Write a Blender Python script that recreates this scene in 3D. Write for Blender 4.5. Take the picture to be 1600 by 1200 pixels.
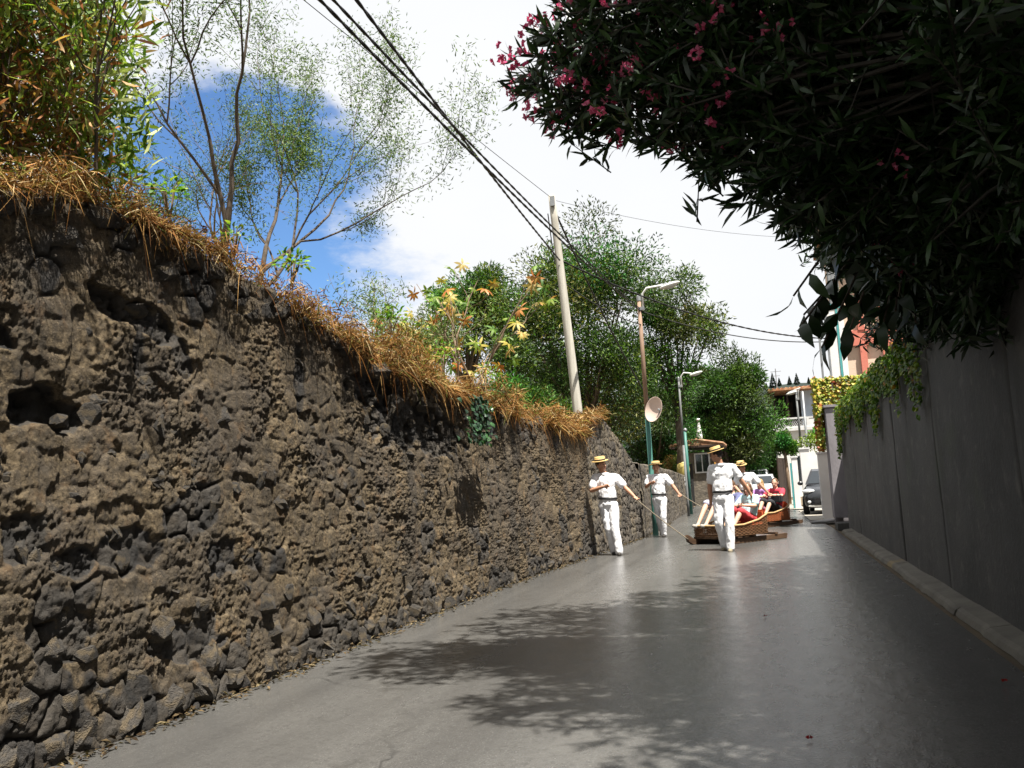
import bpy, bmesh, math, random
import numpy as np
from mathutils import Vector, Matrix, Quaternion
for o in list(bpy.data.objects): bpy.data.objects.remove(o, do_unlink=True)
S = bpy.context.scene; COL = S.collection
rng = np.random.default_rng(11); random.seed(11)
R = math.radians; PI = math.pi

# ------------------------------------------------------------------ camera
CAMH = 1.2; FPX = 1386.0
cd = bpy.data.cameras.new('camera'); cam = bpy.data.objects.new('camera', cd); COL.objects.link(cam)
cd.sensor_width = 36; cd.lens = 36 * FPX / 1600; cd.clip_start = 0.05; cd.clip_end = 5000
CM = Matrix.Rotation(R(15.8), 3, 'Z') @ Matrix.Rotation(R(97.0), 3, 'X') @ Matrix.Rotation(R(-3.0), 3, 'Z')
cam.matrix_world = Matrix.Translation((0, 0, CAMH)) @ CM.to_4x4()
S.camera = cam
S.render.resolution_x = 1024; S.render.resolution_y = 768

# ------------------------------------------------------------------ sky, sun, exposure
SUN_EL = R(68); SUN_AZ = R(132)           # azimuth clockwise from +Y
to_sun = Vector((math.sin(SUN_AZ) * math.cos(SUN_EL), math.cos(SUN_AZ) * math.cos(SUN_EL), math.sin(SUN_EL)))
W = bpy.data.worlds.new('World'); S.world = W; W.use_nodes = True
nt = W.node_tree; nt.nodes.clear(); N = nt.nodes.new; L = nt.links.new
out = N('ShaderNodeOutputWorld'); bg = N('ShaderNodeBackground'); L(bg.outputs[0], out.inputs[0])
bg.inputs[1].default_value = 0.055
sky = N('ShaderNodeTexSky'); sky.sky_type = 'NISHITA'; sky.sun_disc = False
sky.sun_elevation = SUN_EL; sky.sun_rotation = SUN_AZ; sky.air_density = 1.0; sky.dust_density = 0.4; sky.ozone_density = 2.5
tc = N('ShaderNodeTexCoord')
mp = N('ShaderNodeMapping'); mp.inputs['Scale'].default_value = (1, 1, 2.2); mp.inputs['Location'].default_value = (0.15, 0.3, 0.1)
L(tc.outputs['Generated'], mp.inputs[0])
n1 = N('ShaderNodeTexNoise'); n1.inputs['Scale'].default_value = 3.4; n1.inputs['Detail'].default_value = 9; n1.inputs['Roughness'].default_value = 0.6
L(mp.outputs[0], n1.inputs[0])
# one real gap in the cloud, low over the left bank
gapdir = (CM @ Vector(((370 - 800) / FPX, -(370 - 600) / FPX, -1))).normalized()
dp = N('ShaderNodeVectorMath'); dp.operation = 'DOT_PRODUCT'; L(tc.outputs['Generated'], dp.inputs[0]); dp.inputs[1].default_value = gapdir
gm = N('ShaderNodeMapRange'); gm.interpolation_type = 'SMOOTHSTEP'
gm.inputs[1].default_value = 0.967; gm.inputs[2].default_value = 1.0; gm.inputs[3].default_value = 0.42; gm.inputs[4].default_value = -0.16
L(dp.outputs['Value'], gm.inputs[0])
nx = N('ShaderNodeMath'); nx.operation = 'MULTIPLY_ADD'; nx.inputs[1].default_value = 1.7; nx.inputs[2].default_value = -.35; L(n1.outputs[0], nx.inputs[0])
ad = N('ShaderNodeMath'); ad.operation = 'ADD'; L(nx.outputs[0], ad.inputs[0]); L(gm.outputs[0], ad.inputs[1])
cr = N('ShaderNodeMapRange'); cr.interpolation_type = 'SMOOTHSTEP'
cr.inputs[1].default_value = 0.36; cr.inputs[2].default_value = 0.66; L(ad.outputs[0], cr.inputs[0])
n2 = N('ShaderNodeTexNoise'); n2.inputs['Scale'].default_value = 2.6; n2.inputs['Detail'].default_value = 5; L(mp.outputs[0], n2.inputs[0])
cc = N('ShaderNodeMix'); cc.data_type = 'RGBA'; L(n2.outputs[0], cc.inputs[0])
cc.inputs[6].default_value = (5.2, 5.4, 5.7, 1); cc.inputs[7].default_value = (6.0, 6.0, 6.0, 1)
mx = N('ShaderNodeMix'); mx.data_type = 'RGBA'; L(cr.outputs[0], mx.inputs[0]); tn = N('ShaderNodeMix'); tn.data_type = 'RGBA'; tn.blend_type = 'MULTIPLY'; tn.inputs[0].default_value = 1; tn.inputs[7].default_value = (.66, .86, 1.06, 1); L(sky.outputs[0], tn.inputs[6]); L(tn.outputs[2], mx.inputs[6]); L(cc.outputs[2], mx.inputs[7])
L(mx.outputs[2], bg.inputs[0])
sl = bpy.data.lights.new('sun', 'SUN'); sl.energy = 5.0; sl.angle = R(0.53); sl.color = (1.0, 0.95, 0.86)
sun = bpy.data.objects.new('sun', sl); COL.objects.link(sun)
sun.rotation_euler = (-to_sun).to_track_quat('-Z', 'Y').to_euler(); sun.location = (8, -8, 30)
S.view_settings.view_transform = 'Standard'; S.view_settings.look = 'None'
S.view_settings.exposure = 1.65; S.view_settings.gamma = 1.0; S.view_settings.use_curve_mapping = False

# ------------------------------------------------------------------ helpers
def at(u, v, y):                       # measured pixel of the photograph at a known distance y -> place in the world
    d = CM @ Vector(((u - 800) / FPX, -(v - 600) / FPX, -1)); return Vector((0, 0, CAMH)) + d * (y / d.y)
def tag(o, label=None, cat=None, group=None, kind=None):
    if label: o['label'] = label
    if cat: o['category'] = cat
    if group: o['group'] = group
    if kind: o['kind'] = kind
    return o
def empty(name, loc=(0, 0, 0), rz=0, label=None, cat=None, group=None):
    o = bpy.data.objects.new(name, None); COL.objects.link(o); o.location = loc; o.rotation_euler = (0, 0, rz); o.empty_display_size = 0.1
    return tag(o, label, cat, group)
def link(name, me, mat=None, parent=None):
    o = bpy.data.objects.new(name, me); COL.objects.link(o)
    if mat is not None and not me.materials: me.materials.append(mat)
    if parent is not None: o.parent = parent
    return o
def arr_mesh(name, V, F, mat=None, parent=None, smooth=False, attrs=None, cols=None):
    """V (n,3); F (m,k) all the same k"""
    V = np.asarray(V, np.float32); F = np.asarray(F, np.int32); k = F.shape[1]
    me = bpy.data.meshes.new(name); me.vertices.add(len(V)); me.vertices.foreach_set('co', V.ravel())
    me.loops.add(F.size); me.loops.foreach_set('vertex_index', F.ravel())
    me.polygons.add(len(F)); me.polygons.foreach_set('loop_start', np.arange(0, F.size, k, dtype=np.int32))
    me.polygons.foreach_set('loop_total', np.full(len(F), k, np.int32))
    if smooth: me.polygons.foreach_set('use_smooth', np.ones(len(F), bool))
    me.update(calc_edges=True)
    for an, av in (attrs or {}).items():
        a = me.attributes.new(an, 'FLOAT', 'POINT'); a.data.foreach_set('value', np.asarray(av, np.float32))
    if cols is not None:
        a = me.attributes.new('Col', 'FLOAT_COLOR', 'POINT')
        c4 = np.ones((len(V), 4), np.float32); c4[:, :3] = cols; a.data.foreach_set('color', c4.ravel())
    return link(name, me, mat, parent)

class MB:
    def __init__(s): s.v = []; s.f = []
    def add(s, vs, fs):
        b = len(s.v); s.v += [tuple(q) for q in vs]; s.f += [tuple(b + i for i in f) for f in fs]; return s
    def box(s, c, d, rz=0, M=None, taper=1.0):
        x, y, z = d[0] / 2, d[1] / 2, d[2] / 2
        vs = [Vector((sx * x * (taper if sz > 0 else 1), sy * y * (taper if sz > 0 else 1), sz * z)) for sz in (-1, 1) for sx, sy in ((-1, -1), (1, -1), (1, 1), (-1, 1))]
        Rm = M if M is not None else Matrix.Rotation(rz, 3, 'Z')
        return s.add([Rm @ v + Vector(c) for v in vs], [(3, 2, 1, 0), (4, 5, 6, 7), (0, 1, 5, 4), (1, 2, 6, 5), (2, 3, 7, 6), (3, 0, 4, 7)])
    def bar(s, a, b, w, h):            # box beam from a to b
        a, b = Vector(a), Vector(b); d = b - a
        M = d.to_track_quat('Y', 'Z').to_matrix(); return s.box((a + b) / 2, (w, d.length, h), M=M)
    def tube(s, pts, rad, n=6, cap=True):
        pts = [Vector(q) for q in pts]; m = len(pts)
        if not hasattr(rad, '__len__'): rad = [rad] * m
        t = (pts[1] - pts[0]).normalized(); u = t.orthogonal().normalized(); rings = []
        for i in range(m):
            t = (pts[min(i + 1, m - 1)] - pts[max(i - 1, 0)]).normalized()
            u = (u - t * u.dot(t)); u = u.normalized() if u.length > 1e-6 else t.orthogonal().normalized()
            w = t.cross(u)
            rings.append([pts[i] + (u * math.cos(2 * PI * k / n) + w * math.sin(2 * PI * k / n)) * rad[i] for k in range(n)])
        vs = [q for r in rings for q in r]
        fs = [(i * n + k, i * n + (k + 1) % n, (i + 1) * n + (k + 1) % n, (i + 1) * n + k) for i in range(m - 1) for k in range(n)]
        if cap: fs += [tuple(range(n))[::-1], tuple((m - 1) * n + k for k in range(n))]
        return s.add(vs, fs)
    def lathe(s, prof, n=16, c=(0, 0, 0), M=None):
        c = Vector(c); vs = []
        for r, z in prof:
            for k in range(n):
                q = Vector((r * math.cos(2 * PI * k / n), r * math.sin(2 * PI * k / n), z)); vs.append((M @ q if M is not None else q) + c)
        m = len(prof)
        fs = [(i * n + k, i * n + (k + 1) % n, (i + 1) * n + (k + 1) % n, (i + 1) * n + k) for i in range(m - 1) for k in range(n)]
        fs += [tuple(range(n))[::-1], tuple((m - 1) * n + k for k in range(n))]
        return s.add(vs, fs)
    def capsule(s, p0, p1, r0, r1, n=10):
        p0, p1 = Vector(p0), Vector(p1); d = p1 - p0
        if d.length < 1e-5: d = Vector((0, 0, 1e-4)); p1 = p0 + d
        dn = d.normalized(); pts = []; rad = []
        for a in (-80, -50, -20, 0): pts.append(p0 + dn * r0 * math.sin(R(a))); rad.append(r0 * math.cos(R(a)))
        for a in (0.5, 20, 50, 80): pts.append(p1 + dn * r1 * math.sin(R(a))); rad.append(r1 * math.cos(R(a)))
        return s.tube(pts, rad, n)
    def ell(s, c, r, M=None, n=12):
        prof = [(max(math.cos(R(a)), .02), math.sin(R(a))) for a in range(-85, 86, 17)]
        D = Matrix.Diagonal(Vector(r)); return s.lathe(prof, n, c, (M @ D) if M is not None else D)
    def prism(s, poly, x0, x1, axis='x'):   # polygon in the other two axes, extruded
        n = len(poly); P = []
        for x in (x0, x1):
            for a, b in poly: P.append({'x': (x, a, b), 'y': (a, x, b), 'z': (a, b, x)}[axis])
        return s.add(P, [tuple(range(n))[::-1], tuple(range(n, 2 * n))] + [(i, (i + 1) % n, n + (i + 1) % n, n + i) for i in range(n)])
    def mesh(s, name):
        me = bpy.data.meshes.new(name); me.from_pydata(s.v, [], s.f); me.update(); return me
    def build(s, name, mat, parent=None, smooth=False, bevel=0):
        me = s.mesh(name)
        bm = bmesh.new(); bm.from_mesh(me)
        bmesh.ops.recalc_face_normals(bm, faces=bm.faces)
        if bevel: bmesh.ops.bevel(bm, geom=list(bm.edges), offset=bevel, segments=2, affect='EDGES', clamp_overlap=True)
        bm.to_mesh(me); bm.free()
        if smooth: me.polygons.foreach_set('use_smooth', np.ones(len(me.polygons), bool)); me.update()
        return link(name, me, mat, parent)

# ---- numpy noise
def _h(ix, iy, iz, seed):
    with np.errstate(over='ignore'):
        h = (ix.astype(np.int64) * 374761393 + iy.astype(np.int64) * 668265263 + iz.astype(np.int64) * 2147483647 + seed * 974711) & 0xffffffff
        h = ((h ^ (h >> 13)) * 1274126177) & 0xffffffff
        h = ((h ^ (h >> 16)) * 2246822519) & 0xffffffff
        return ((h ^ (h >> 15)) & 0xffffff) / float(0xffffff)
def vnoise(P, seed=0):
    i = np.floor(P); f = P - i; u = f * f * f * (f * (f * 6 - 15) + 10); i = i.astype(np.int64); r = 0
    for dx in (0, 1):
        for dy in (0, 1):
            for dz in (0, 1):
                w = (u[:, 0] if dx else 1 - u[:, 0]) * (u[:, 1] if dy else 1 - u[:, 1]) * (u[:, 2] if dz else 1 - u[:, 2])
                r = r + w * _h(i[:, 0] + dx, i[:, 1] + dy, i[:, 2] + dz, seed)
    return r
def fbm(P, oc=4, seed=0, gain=.5):
    a = 1; t = 0; s = 0; P = np.asarray(P, float)
    for k in range(oc): s = s + a * vnoise(P * 2 ** k + 17.3 * k, seed + k); t += a; a *= gain
    return s / t
def voro(p, seed=0):
    i = np.floor(p).astype(np.int64); f1 = np.full(len(p), 9.); f2 = np.full(len(p), 9.); idd = np.zeros(len(p))
    for dx in (-1, 0, 1):
        for dy in (-1, 0, 1):
            cx, cy = i[:, 0] + dx, i[:, 1] + dy; z = np.zeros_like(cx)
            d = np.hypot(cx + .1 + .8 * _h(cx, cy, z, seed) - p[:, 0], cy + .1 + .8 * _h(cx, cy, z + 1, seed) - p[:, 1])
            m = d < f1; f2 = np.where(m, f1, np.minimum(f2, d)); idd = np.where(m, _h(cx, cy, z + 2, seed), idd); f1 = np.where(m, d, f1)
    return f1, f2, idd
def sstep(a, b, x): t = np.clip((x - a) / (b - a), 0, 1); return t * t * (3 - 2 * t)

# ---- materials
def lin(c):
    if isinstance(c, str):
        c = [int(c[i:i + 2], 16) / 255 for i in (0, 2, 4)]; c = [x / 12.92 if x < .04045 else ((x + .055) / 1.055) ** 2.4 for x in c]
    return (*[x * .84 for x in c], 1)
def mat(name, c1, c2=None, scale=4, rough=.8, bump=0, bscale=40, metal=0, spec=.3, stretch=(1, 1, 1), c3=None, s3=1.0, t3=(.5, .65), rvar=0, detail=8, coat=0):
    m = bpy.data.materials.new(name); m.use_nodes = True; t = m.node_tree; b = t.nodes['Principled BSDF']; N = t.nodes.new; L = t.links.new
    b.inputs['Roughness'].default_value = rough; b.inputs['Metallic'].default_value = metal; b.inputs['Specular IOR Level'].default_value = spec
    b.inputs['Coat Weight'].default_value = coat
    tc = N('ShaderNodeTexCoord'); mp = N('ShaderNodeMapping'); mp.inputs['Scale'].default_value = stretch; L(tc.outputs['Object'], mp.inputs[0])
    n = N('ShaderNodeTexNoise'); n.inputs['Scale'].default_value = scale; n.inputs['Detail'].default_value = detail; n.inputs['Roughness'].default_value = .6; L(mp.outputs[0], n.inputs[0])
    c2 = c2 or [x * .8 for x in lin(c1)[:3]]
    r = N('ShaderNodeValToRGB'); r.color_ramp.elements[0].position = .3; r.color_ramp.elements[1].position = .7
    r.color_ramp.elements[0].color = lin(c2); r.color_ramp.elements[1].color = lin(c1); L(n.outputs[0], r.inputs[0]); col = r.outputs[0]
    if c3 is not None:
        n3 = N('ShaderNodeTexNoise'); n3.inputs['Scale'].default_value = s3; n3.inputs['Detail'].default_value = 6; L(mp.outputs[0], n3.inputs[0])
        r3 = N('ShaderNodeMapRange'); r3.inputs[1].default_value = t3[0]; r3.inputs[2].default_value = t3[1]; L(n3.outputs[0], r3.inputs[0])
        x = N('ShaderNodeMix'); x.data_type = 'RGBA'; L(r3.outputs[0], x.inputs[0]); L(col, x.inputs[6]); x.inputs[7].default_value = lin(c3); col = x.outputs[2]
    L(col, b.inputs['Base Color'])
    if rvar:
        q = N('ShaderNodeMapRange'); q.inputs[3].default_value = rough - rvar; q.inputs[4].default_value = rough + rvar; L(n.outputs[0], q.inputs[0]); L(q.outputs[0], b.inputs['Roughness'])
    if bump:
        nb = N('ShaderNodeTexNoise'); nb.inputs['Scale'].default_value = bscale; nb.inputs['Detail'].default_value = 6; L(mp.outputs[0], nb.inputs[0])
        bp = N('ShaderNodeBump'); bp.inputs['Strength'].default_value = 1; bp.inputs['Distance'].default_value = bump; L(nb.outputs[0], bp.inputs['Height']); L(bp.outputs[0], b.inputs['Normal'])
    return m
def leafmat(name, trans=.35, rough=.5, spec=.3, tint=(1.0, 1.15, .5)):
    m = bpy.data.materials.new(name); m.use_nodes = True; t = m.node_tree; b = t.nodes['Principled BSDF']; N = t.nodes.new; L = t.links.new
    a = N('ShaderNodeAttribute'); a.attribute_name = 'Col'; L(a.outputs['Color'], b.inputs['Base Color'])
    b.inputs['Roughness'].default_value = rough; b.inputs['Specular IOR Level'].default_value = spec
    tr = N('ShaderNodeBsdfTranslucent'); mu = N('ShaderNodeMix'); mu.data_type = 'RGBA'; mu.blend_type = 'MULTIPLY'; mu.inputs[0].default_value = 1
    L(a.outputs['Color'], mu.inputs[6]); mu.inputs[7].default_value = (*tint, 1); L(mu.outputs[2], tr.inputs[0])
    ms = N('ShaderNodeMixShader'); ms.inputs[0].default_value = trans; L(b.outputs[0], ms.inputs[1]); L(tr.outputs[0], ms.inputs[2])
    L(ms.outputs[0], t.nodes['Material Output'].inputs[0]); return m
def glass(name, c=(.02, .025, .03), rough=.06):
    return mat(name, c, c, rough=rough, spec=.9)

# ---- foliage
def unit(v): return v / np.maximum(np.linalg.norm(v, axis=1, keepdims=True), 1e-9)
def rdir(n): return unit(rng.normal(size=(n, 3)))
def leaves(name, C, D, Ln, Wd, cols, m, parent=None, six=False, droop=.12, fold=.25, up=None):
    """one mesh of leaf blades: C base points, D directions, lengths, widths, colours"""
    n = len(C); C = np.asarray(C, float); D = unit(np.asarray(D, float)); Ln = np.broadcast_to(Ln, n)[:, None]; Wd = np.broadcast_to(Wd, n)[:, None]
    U = rdir(n) if up is None else unit(np.broadcast_to(np.asarray(up, float), (n, 3)) + rng.normal(scale=.35, size=(n, 3)))
    Sd = unit(np.cross(D, U)); Nn = np.cross(Sd, D)
    if six:
        P = [C, C + D * Ln * .3 + Sd * Wd * .45 + Nn * Wd * fold, C + D * Ln * .3 - Sd * Wd * .45 + Nn * Wd * fold,
             C + D * Ln * .65 + Sd * Wd * .42 + Nn * (Wd * fold - Ln * droop * .4), C + D * Ln * .65 - Sd * Wd * .42 + Nn * (Wd * fold - Ln * droop * .4), C + D * Ln - Nn * Ln * droop]
        V = np.stack(P, 1).reshape(-1, 3); b = np.arange(n)[:, None] * 6
        F = np.concatenate([b + np.array([[0, 1, 2]]), b + np.array([[1, 3, 2]]), b + np.array([[2, 3, 4]]), b + np.array([[3, 5, 4]])]); k = 6
    else:
        P = [C, C + D * Ln * .45 + Sd * Wd * .5 + Nn * Wd * fold, C + D * Ln - Nn * Ln * droop, C + D * Ln * .45 - Sd * Wd * .5 + Nn * Wd * fold]
        V = np.stack(P, 1).reshape(-1, 3); b = np.arange(n)[:, None] * 4
        F = np.concatenate([b + np.array([[0, 1, 2]]), b + np.array([[0, 2, 3]])]); k = 4
    return arr_mesh(name, V, F, m, parent, cols=np.repeat(np.asarray(cols), k, 0))
def pal(n, cs, w=None, var=.18):
    cs = np.array([lin(c)[:3] for c in cs]); i = rng.choice(len(cs), n, p=None if w is None else np.array(w) / sum(w))
    return .75 * cs[i] * (1 + var * rng.normal(size=(n, 1))).clip(.4, 1.8)
def grow(mb, p, d, ln, r, depth, P, tips, mid):
    """recursive limb; tips collects (point, direction)"""
    p = Vector(p); d = Vector(d).normalized(); ns = P.get('ns', 4); pts = [p.copy()]; rad = [r]
    for i in range(ns):
        d = (d + Vector(rng.normal(size=3)) * P.get('wob', .14) + Vector((0, 0, P.get('trop', .05)))).normalized()
        p = p + d * ln / ns; pts.append(p.copy()); rad.append(r * (1 - (1 - P['thin']) * (i + 1) / ns))
    mb.tube(pts, rad, 6 if depth > 2 else (4 if depth > 0 else 3), cap=False)
    if depth == 0: tips.append((pts[-1], d)); tips.append((pts[-2], d)); return
    if depth <= P.get('middepth', 1): mid += [(q, d) for q in pts[1:]]
    for k in range(P['kids'] + int(rng.integers(0, 2))):
        i = int(rng.integers(max(1, ns // 2), ns + 1)) if k else ns
        ax = Vector(rng.normal(size=3)); ax = (ax - d * ax.dot(d)).normalized()
        a = P['ang'] * (.6 + .8 * rng.random()) * (1 if k else .45)
        nd = d * math.cos(a) + ax * math.sin(a)
        grow(mb, pts[i], nd, ln * P['lr'] * (.75 + .5 * rng.random()), rad[i] * (.75 if k else .9), depth - 1, P, tips, mid)
def clump_crown(name, cents, radii, nper, ll, lw, cs, w, m, parent, inward=.55):
    Cs = []; Ds = []
    for c, r, n in zip(cents, radii, nper):
        q = rdir(n); rr = rng.random((n, 1)) ** inward; lump = 1 + .35 * (fbm(q * 2.3 + np.array(c) * 3, 2, 5)[:, None] - .5) * 2
        Cs.append(np.array(c) + q * rr * np.array(r) * lump); Ds.append(unit(q + rng.normal(scale=.7, size=(n, 3)) + np.array([0, 0, .1])))
    C = np.concatenate(Cs); D = np.concatenate(Ds); n = len(C); tone = np.concatenate([np.repeat([[1 + .5 * rng.normal() * .5, 1 + .3 * rng.normal() * .5, 1.0]] , k, 0) * (.7 + .6 * rng.random()) for k in nper]).clip(.4, 1.7)
    return leaves(name, C, D, ll * (.6 + .8 * rng.random(n)), lw * (.7 + .6 * rng.random(n)), pal(n, cs, w) * tone, m, parent)

# ------------------------------------------------------------------ setting
def wx(y): return np.interp(y, [-9, 10, 13, 16, 21.4, 32, 52, 90], [-3.45, -3.45, -3.36, -3.2, -2.97, -3.25, -3.95, -5.5])
def wtop(y): return np.interp(y, [-9, 3.3, 3.8, 4.3, 5.1, 6, 7, 7.7, 10, 11.6, 14.2, 16.2], [2.8, 2.8, 2.93, 2.94, 2.9, 2.78, 2.62, 2.46, 2.4, 2.33, 2.26, 2.2])
def rdx(y): return np.interp(y, [-9, 22, 31, 42, 60, 90], [1.34, 1.32, 1.12, .85, .5, -1.5])

m_ground = mat('dry_earth', (.16, .12, .075), (.09, .07, .045), 1.2, .95, .02, 14)
gy = MB(); gy.add([(-1500, -300, -.03), (1500, -300, -.03), (1500, 3000, -.03), (-1500, 3000, -.03)], [(0, 1, 2, 3)])
tag(gy.build('ground', m_ground), kind='structure')

# polished asphalt
m_road = bpy.data.materials.new('polished_asphalt'); m_road.use_nodes = True
t = m_road.node_tree; b = t.nodes['Principled BSDF']; N = t.nodes.new; L = t.links.new
tc = N('ShaderNodeTexCoord')
def nz(scale, detail=6, stretch=(1, 1, 1), rough=.6):
    mp = N('ShaderNodeMapping'); mp.inputs['Scale'].default_value = stretch; L(tc.outputs['Object'], mp.inputs[0])
    n = N('ShaderNodeTexNoise'); n.inputs['Scale'].default_value = scale; n.inputs['Detail'].default_value = detail; n.inputs['Roughness'].default_value = rough; L(mp.outputs[0], n.inputs[0]); return n.outputs[0]
def ramp(src, pos, cols):
    r = N('ShaderNodeValToRGB'); e = r.color_ramp.elements
    while len(e) < len(pos): e.new(.5)
    for k, (p_, c_) in enumerate(zip(pos, cols)): e[k].position = p_; e[k].color = (*c_, 1)
    L(src, r.inputs[0]); return r.outputs[0]
def mixc(f, a, b_, blend='MIX'):
    x = N('ShaderNodeMix'); x.data_type = 'RGBA'; x.blend_type = blend
    if isinstance(f, (int, float)): x.inputs[0].default_value = f
    else: L(f, x.inputs[0])
    L(a, x.inputs[6])
    if isinstance(b_, tuple): x.inputs[7].default_value = (*b_, 1)
    else: L(b_, x.inputs[7])
    return x.outputs[2]
def rng_(src, a, b_, c, d):
    q = N('ShaderNodeMapRange'); q.inputs[1].default_value = a; q.inputs[2].default_value = b_; q.inputs[3].default_value = c; q.inputs[4].default_value = d; L(src, q.inputs[0]); return q.outputs[0]
big = nz(.7, 5, (1, .35, 1)); fine = nz(95, 3); mid_ = nz(9, 6, (1, .5, 1)); tracks = nz(1.6, 3, (1, .03, 1))
col = ramp(big, (.3, .7), ((.066, .065, .062), (.094, .092, .088)))
col = mixc(rng_(mid_, .35, .75, 0, .45), col, (.052, .05, .048)); col = mixc(rng_(tracks, .46, .66, 0, .55), col, (.046, .045, .044)); col = mixc(rng_(nz(34, 4), .5, .66, 0, .45), col, (.04, .039, .038)); col = mixc(rng_(nz(2.7, 6), .6, .7, 0, .5), col, (.04, .039, .037))
col = mixc(rng_(fine, .6, .7, 0, .6), col, (.17, .165, .155)); vo = N('ShaderNodeTexVoronoi'); vo.feature = 'DISTANCE_TO_EDGE'; vo.inputs['Scale'].default_value = .42
mpv = N('ShaderNodeMapping'); L(tc.outputs['Object'], mpv.inputs[0]); wv_ = N('ShaderNodeVectorMath'); wv_.operation = 'MULTIPLY_ADD'; nv_ = N('ShaderNodeTexNoise'); nv_.inputs['Scale'].default_value = 1.5; nv_.inputs['Detail'].default_value = 6; L(tc.outputs['Object'], nv_.inputs[0]); L(nv_.outputs['Color'], wv_.inputs[0]); wv_.inputs[1].default_value = (.9, .9, 0); L(mpv.outputs[0], wv_.inputs[2]); L(wv_.outputs[0], vo.inputs[0])
crk = N('ShaderNodeMath'); crk.operation = 'MULTIPLY'; L(rng_(vo.outputs['Distance'], .0, .005, .8, 0), crk.inputs[0]); L(rng_(big, .45, .6, 0, 1), crk.inputs[1])
col = mixc(crk.outputs[0], col, (.02, .02, .02)); col = mixc(rng_(nz(.33, 3, (1, .6, 1)), .56, .6, 0, .3), col, (.045, .044, .043)); L(col, b.inputs['Base Color'])
rr = N('ShaderNodeMath'); rr.operation = 'ADD'; L(rng_(mid_, .3, .75, .0, .1), rr.inputs[0]); L(rng_(tracks, .35, .65, .23, .15), rr.inputs[1]); L(rr.outputs[0], b.inputs['Roughness'])
b.inputs['Specular IOR Level'].default_value = .3
bp = N('ShaderNodeBump'); bp.inputs['Distance'].default_value = .002; L(fine, bp.inputs['Height'])
bp2 = N('ShaderNodeBump'); bp2.inputs['Distance'].default_value = .0045; L(mid_, bp2.inputs['Height']); L(bp.outputs[0], bp2.inputs['Normal']); L(bp2.outputs[0], b.inputs['Normal'])
ys = np.concatenate([np.linspace(-9, 22, 63), np.linspace(23, 90, 40)])
V = []; F = []
for i, y in enumerate(ys):
    a, c = wx(y) - .12, rdx(y)
    for k in range(13):
        q = k / 12; x = a + (c - a) * q; V.append((x, y, .02 * math.sin(PI * q) + .006 * (vnoise(np.array([[x * .8, y * .5, 0]]), 3)[0] - .5)))
    if i: F += [((i - 1) * 13 + k, (i - 1) * 13 + k + 1, i * 13 + k + 1, i * 13 + k) for k in range(12)]
tag(arr_mesh('road', V, F, m_road, smooth=True), kind='structure')

# raised bank behind the left wall and fill behind the right wall
def bankz(x, y):
    d = np.maximum(0, wx(y) - .3 - x); base = np.where(y < 17, wtop(y) - .1, np.interp(y, [17, 20, 24, 90], [2.1, 1.6, 1.2, 1.0]))
    return base + .1 * np.minimum(d, 3) + .12 * np.clip(d - 3, 0, 25) + .25 * (fbm(np.stack([x * .5, y * .5, 0 * x], 1), 3, 2) - .5) * sstep(.4, 2, d)
yy = np.linspace(-9, 110, 150); dd = np.concatenate([np.linspace(.3, 3, 12), np.geomspace(3.5, 90, 24)])
YY, DD = np.meshgrid(yy, dd, indexing='ij'); XX = wx(YY.ravel()) - DD.ravel(); ZZ = bankz(XX, YY.ravel())
nr, nc = YY.shape; idx = np.arange(nr * nc).reshape(nr, nc)
F = np.stack([idx[:-1, :-1], idx[:-1, 1:], idx[1:, 1:], idx[1:, :-1]], -1).reshape(-1, 4)
m_bank = mat('bank_soil', (.2, .14, .07), (.09, .07, .04), 3, .95, .03, 20, c3=(.07, .08, .025), s3=1.2)
tag(arr_mesh('bank', np.stack([XX, YY.ravel(), ZZ], 1), F, m_bank, smooth=True), kind='structure')
fb = MB(); fb.prism([(1.9, -9), (30, -9), (30, 22.6), (1.9, 22.6)], -.02, 2.42, 'z'); tag(fb.build('garden_terrace', m_bank), kind='structure')

# ------------------------------------------------------------------ rubble wall
def rubble_mat(name, mort, mort2, stone, stone2, streak=.6):
    global t, N, L, tc
    m = bpy.data.materials.new(name); m.use_nodes = True; t = m.node_tree; b = t.nodes['Principled BSDF']; N = t.nodes.new; L = t.links.new; tc = N('ShaderNodeTexCoord')
    a = N('ShaderNodeAttribute'); a.attribute_name = 'expo'
    i = N('ShaderNodeAttribute'); i.attribute_name = 'cell'
    c1 = ramp(nz(2.3, 7), (.32, .5, .68), (mort2, mort, tuple(x * 1.15 for x in mort)))
    c1 = mixc(rng_(nz(38, 4), .36, .62, .85, 0), c1, tuple(x * .3 for x in mort2))
    c1 = mixc(rng_(nz(1.4, 6), .44, .6, 0, .75), c1, (mort[0] * .42, mort[1] * .46, mort[2] * .6))
    c1 = mixc(rng_(nz(6, 5), .56, .72, 0, .5), c1, (.19, .11, .05)); c1 = mixc(rng_(nz(19, 5), .5, .66, 0, .7), c1, (.042, .037, .032)); c1 = mixc(rng_(nz(95, 3), .58, .72, 0, .6), c1, (.27, .21, .135))
    c2 = ramp(i.outputs['Fac'], (.1, .5, .9), (stone, stone2, tuple(x * .7 for x in stone)))
    c2 = mixc(rng_(nz(11, 6), .45, .7, 0, .5), c2, mort2)
    c = mixc(rng_(a.outputs['Fac'], .35, .65, 0, 1), c1, c2)
    c = mixc(rng_(nz(2.2, 5, (1, 1.5, .12)), .5, .7, 0, streak), c, (.035, .033, .03))
    L(c, b.inputs['Base Color']); b.inputs['Roughness'].default_value = .93; b.inputs['Specular IOR Level'].default_value = .2
    bp = N('ShaderNodeBump'); bp.inputs['Distance'].default_value = .03; L(nz(48, 7, rough=.75), bp.inputs['Height']); L(bp.outputs[0], b.inputs['Normal'])
    return m
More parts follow.
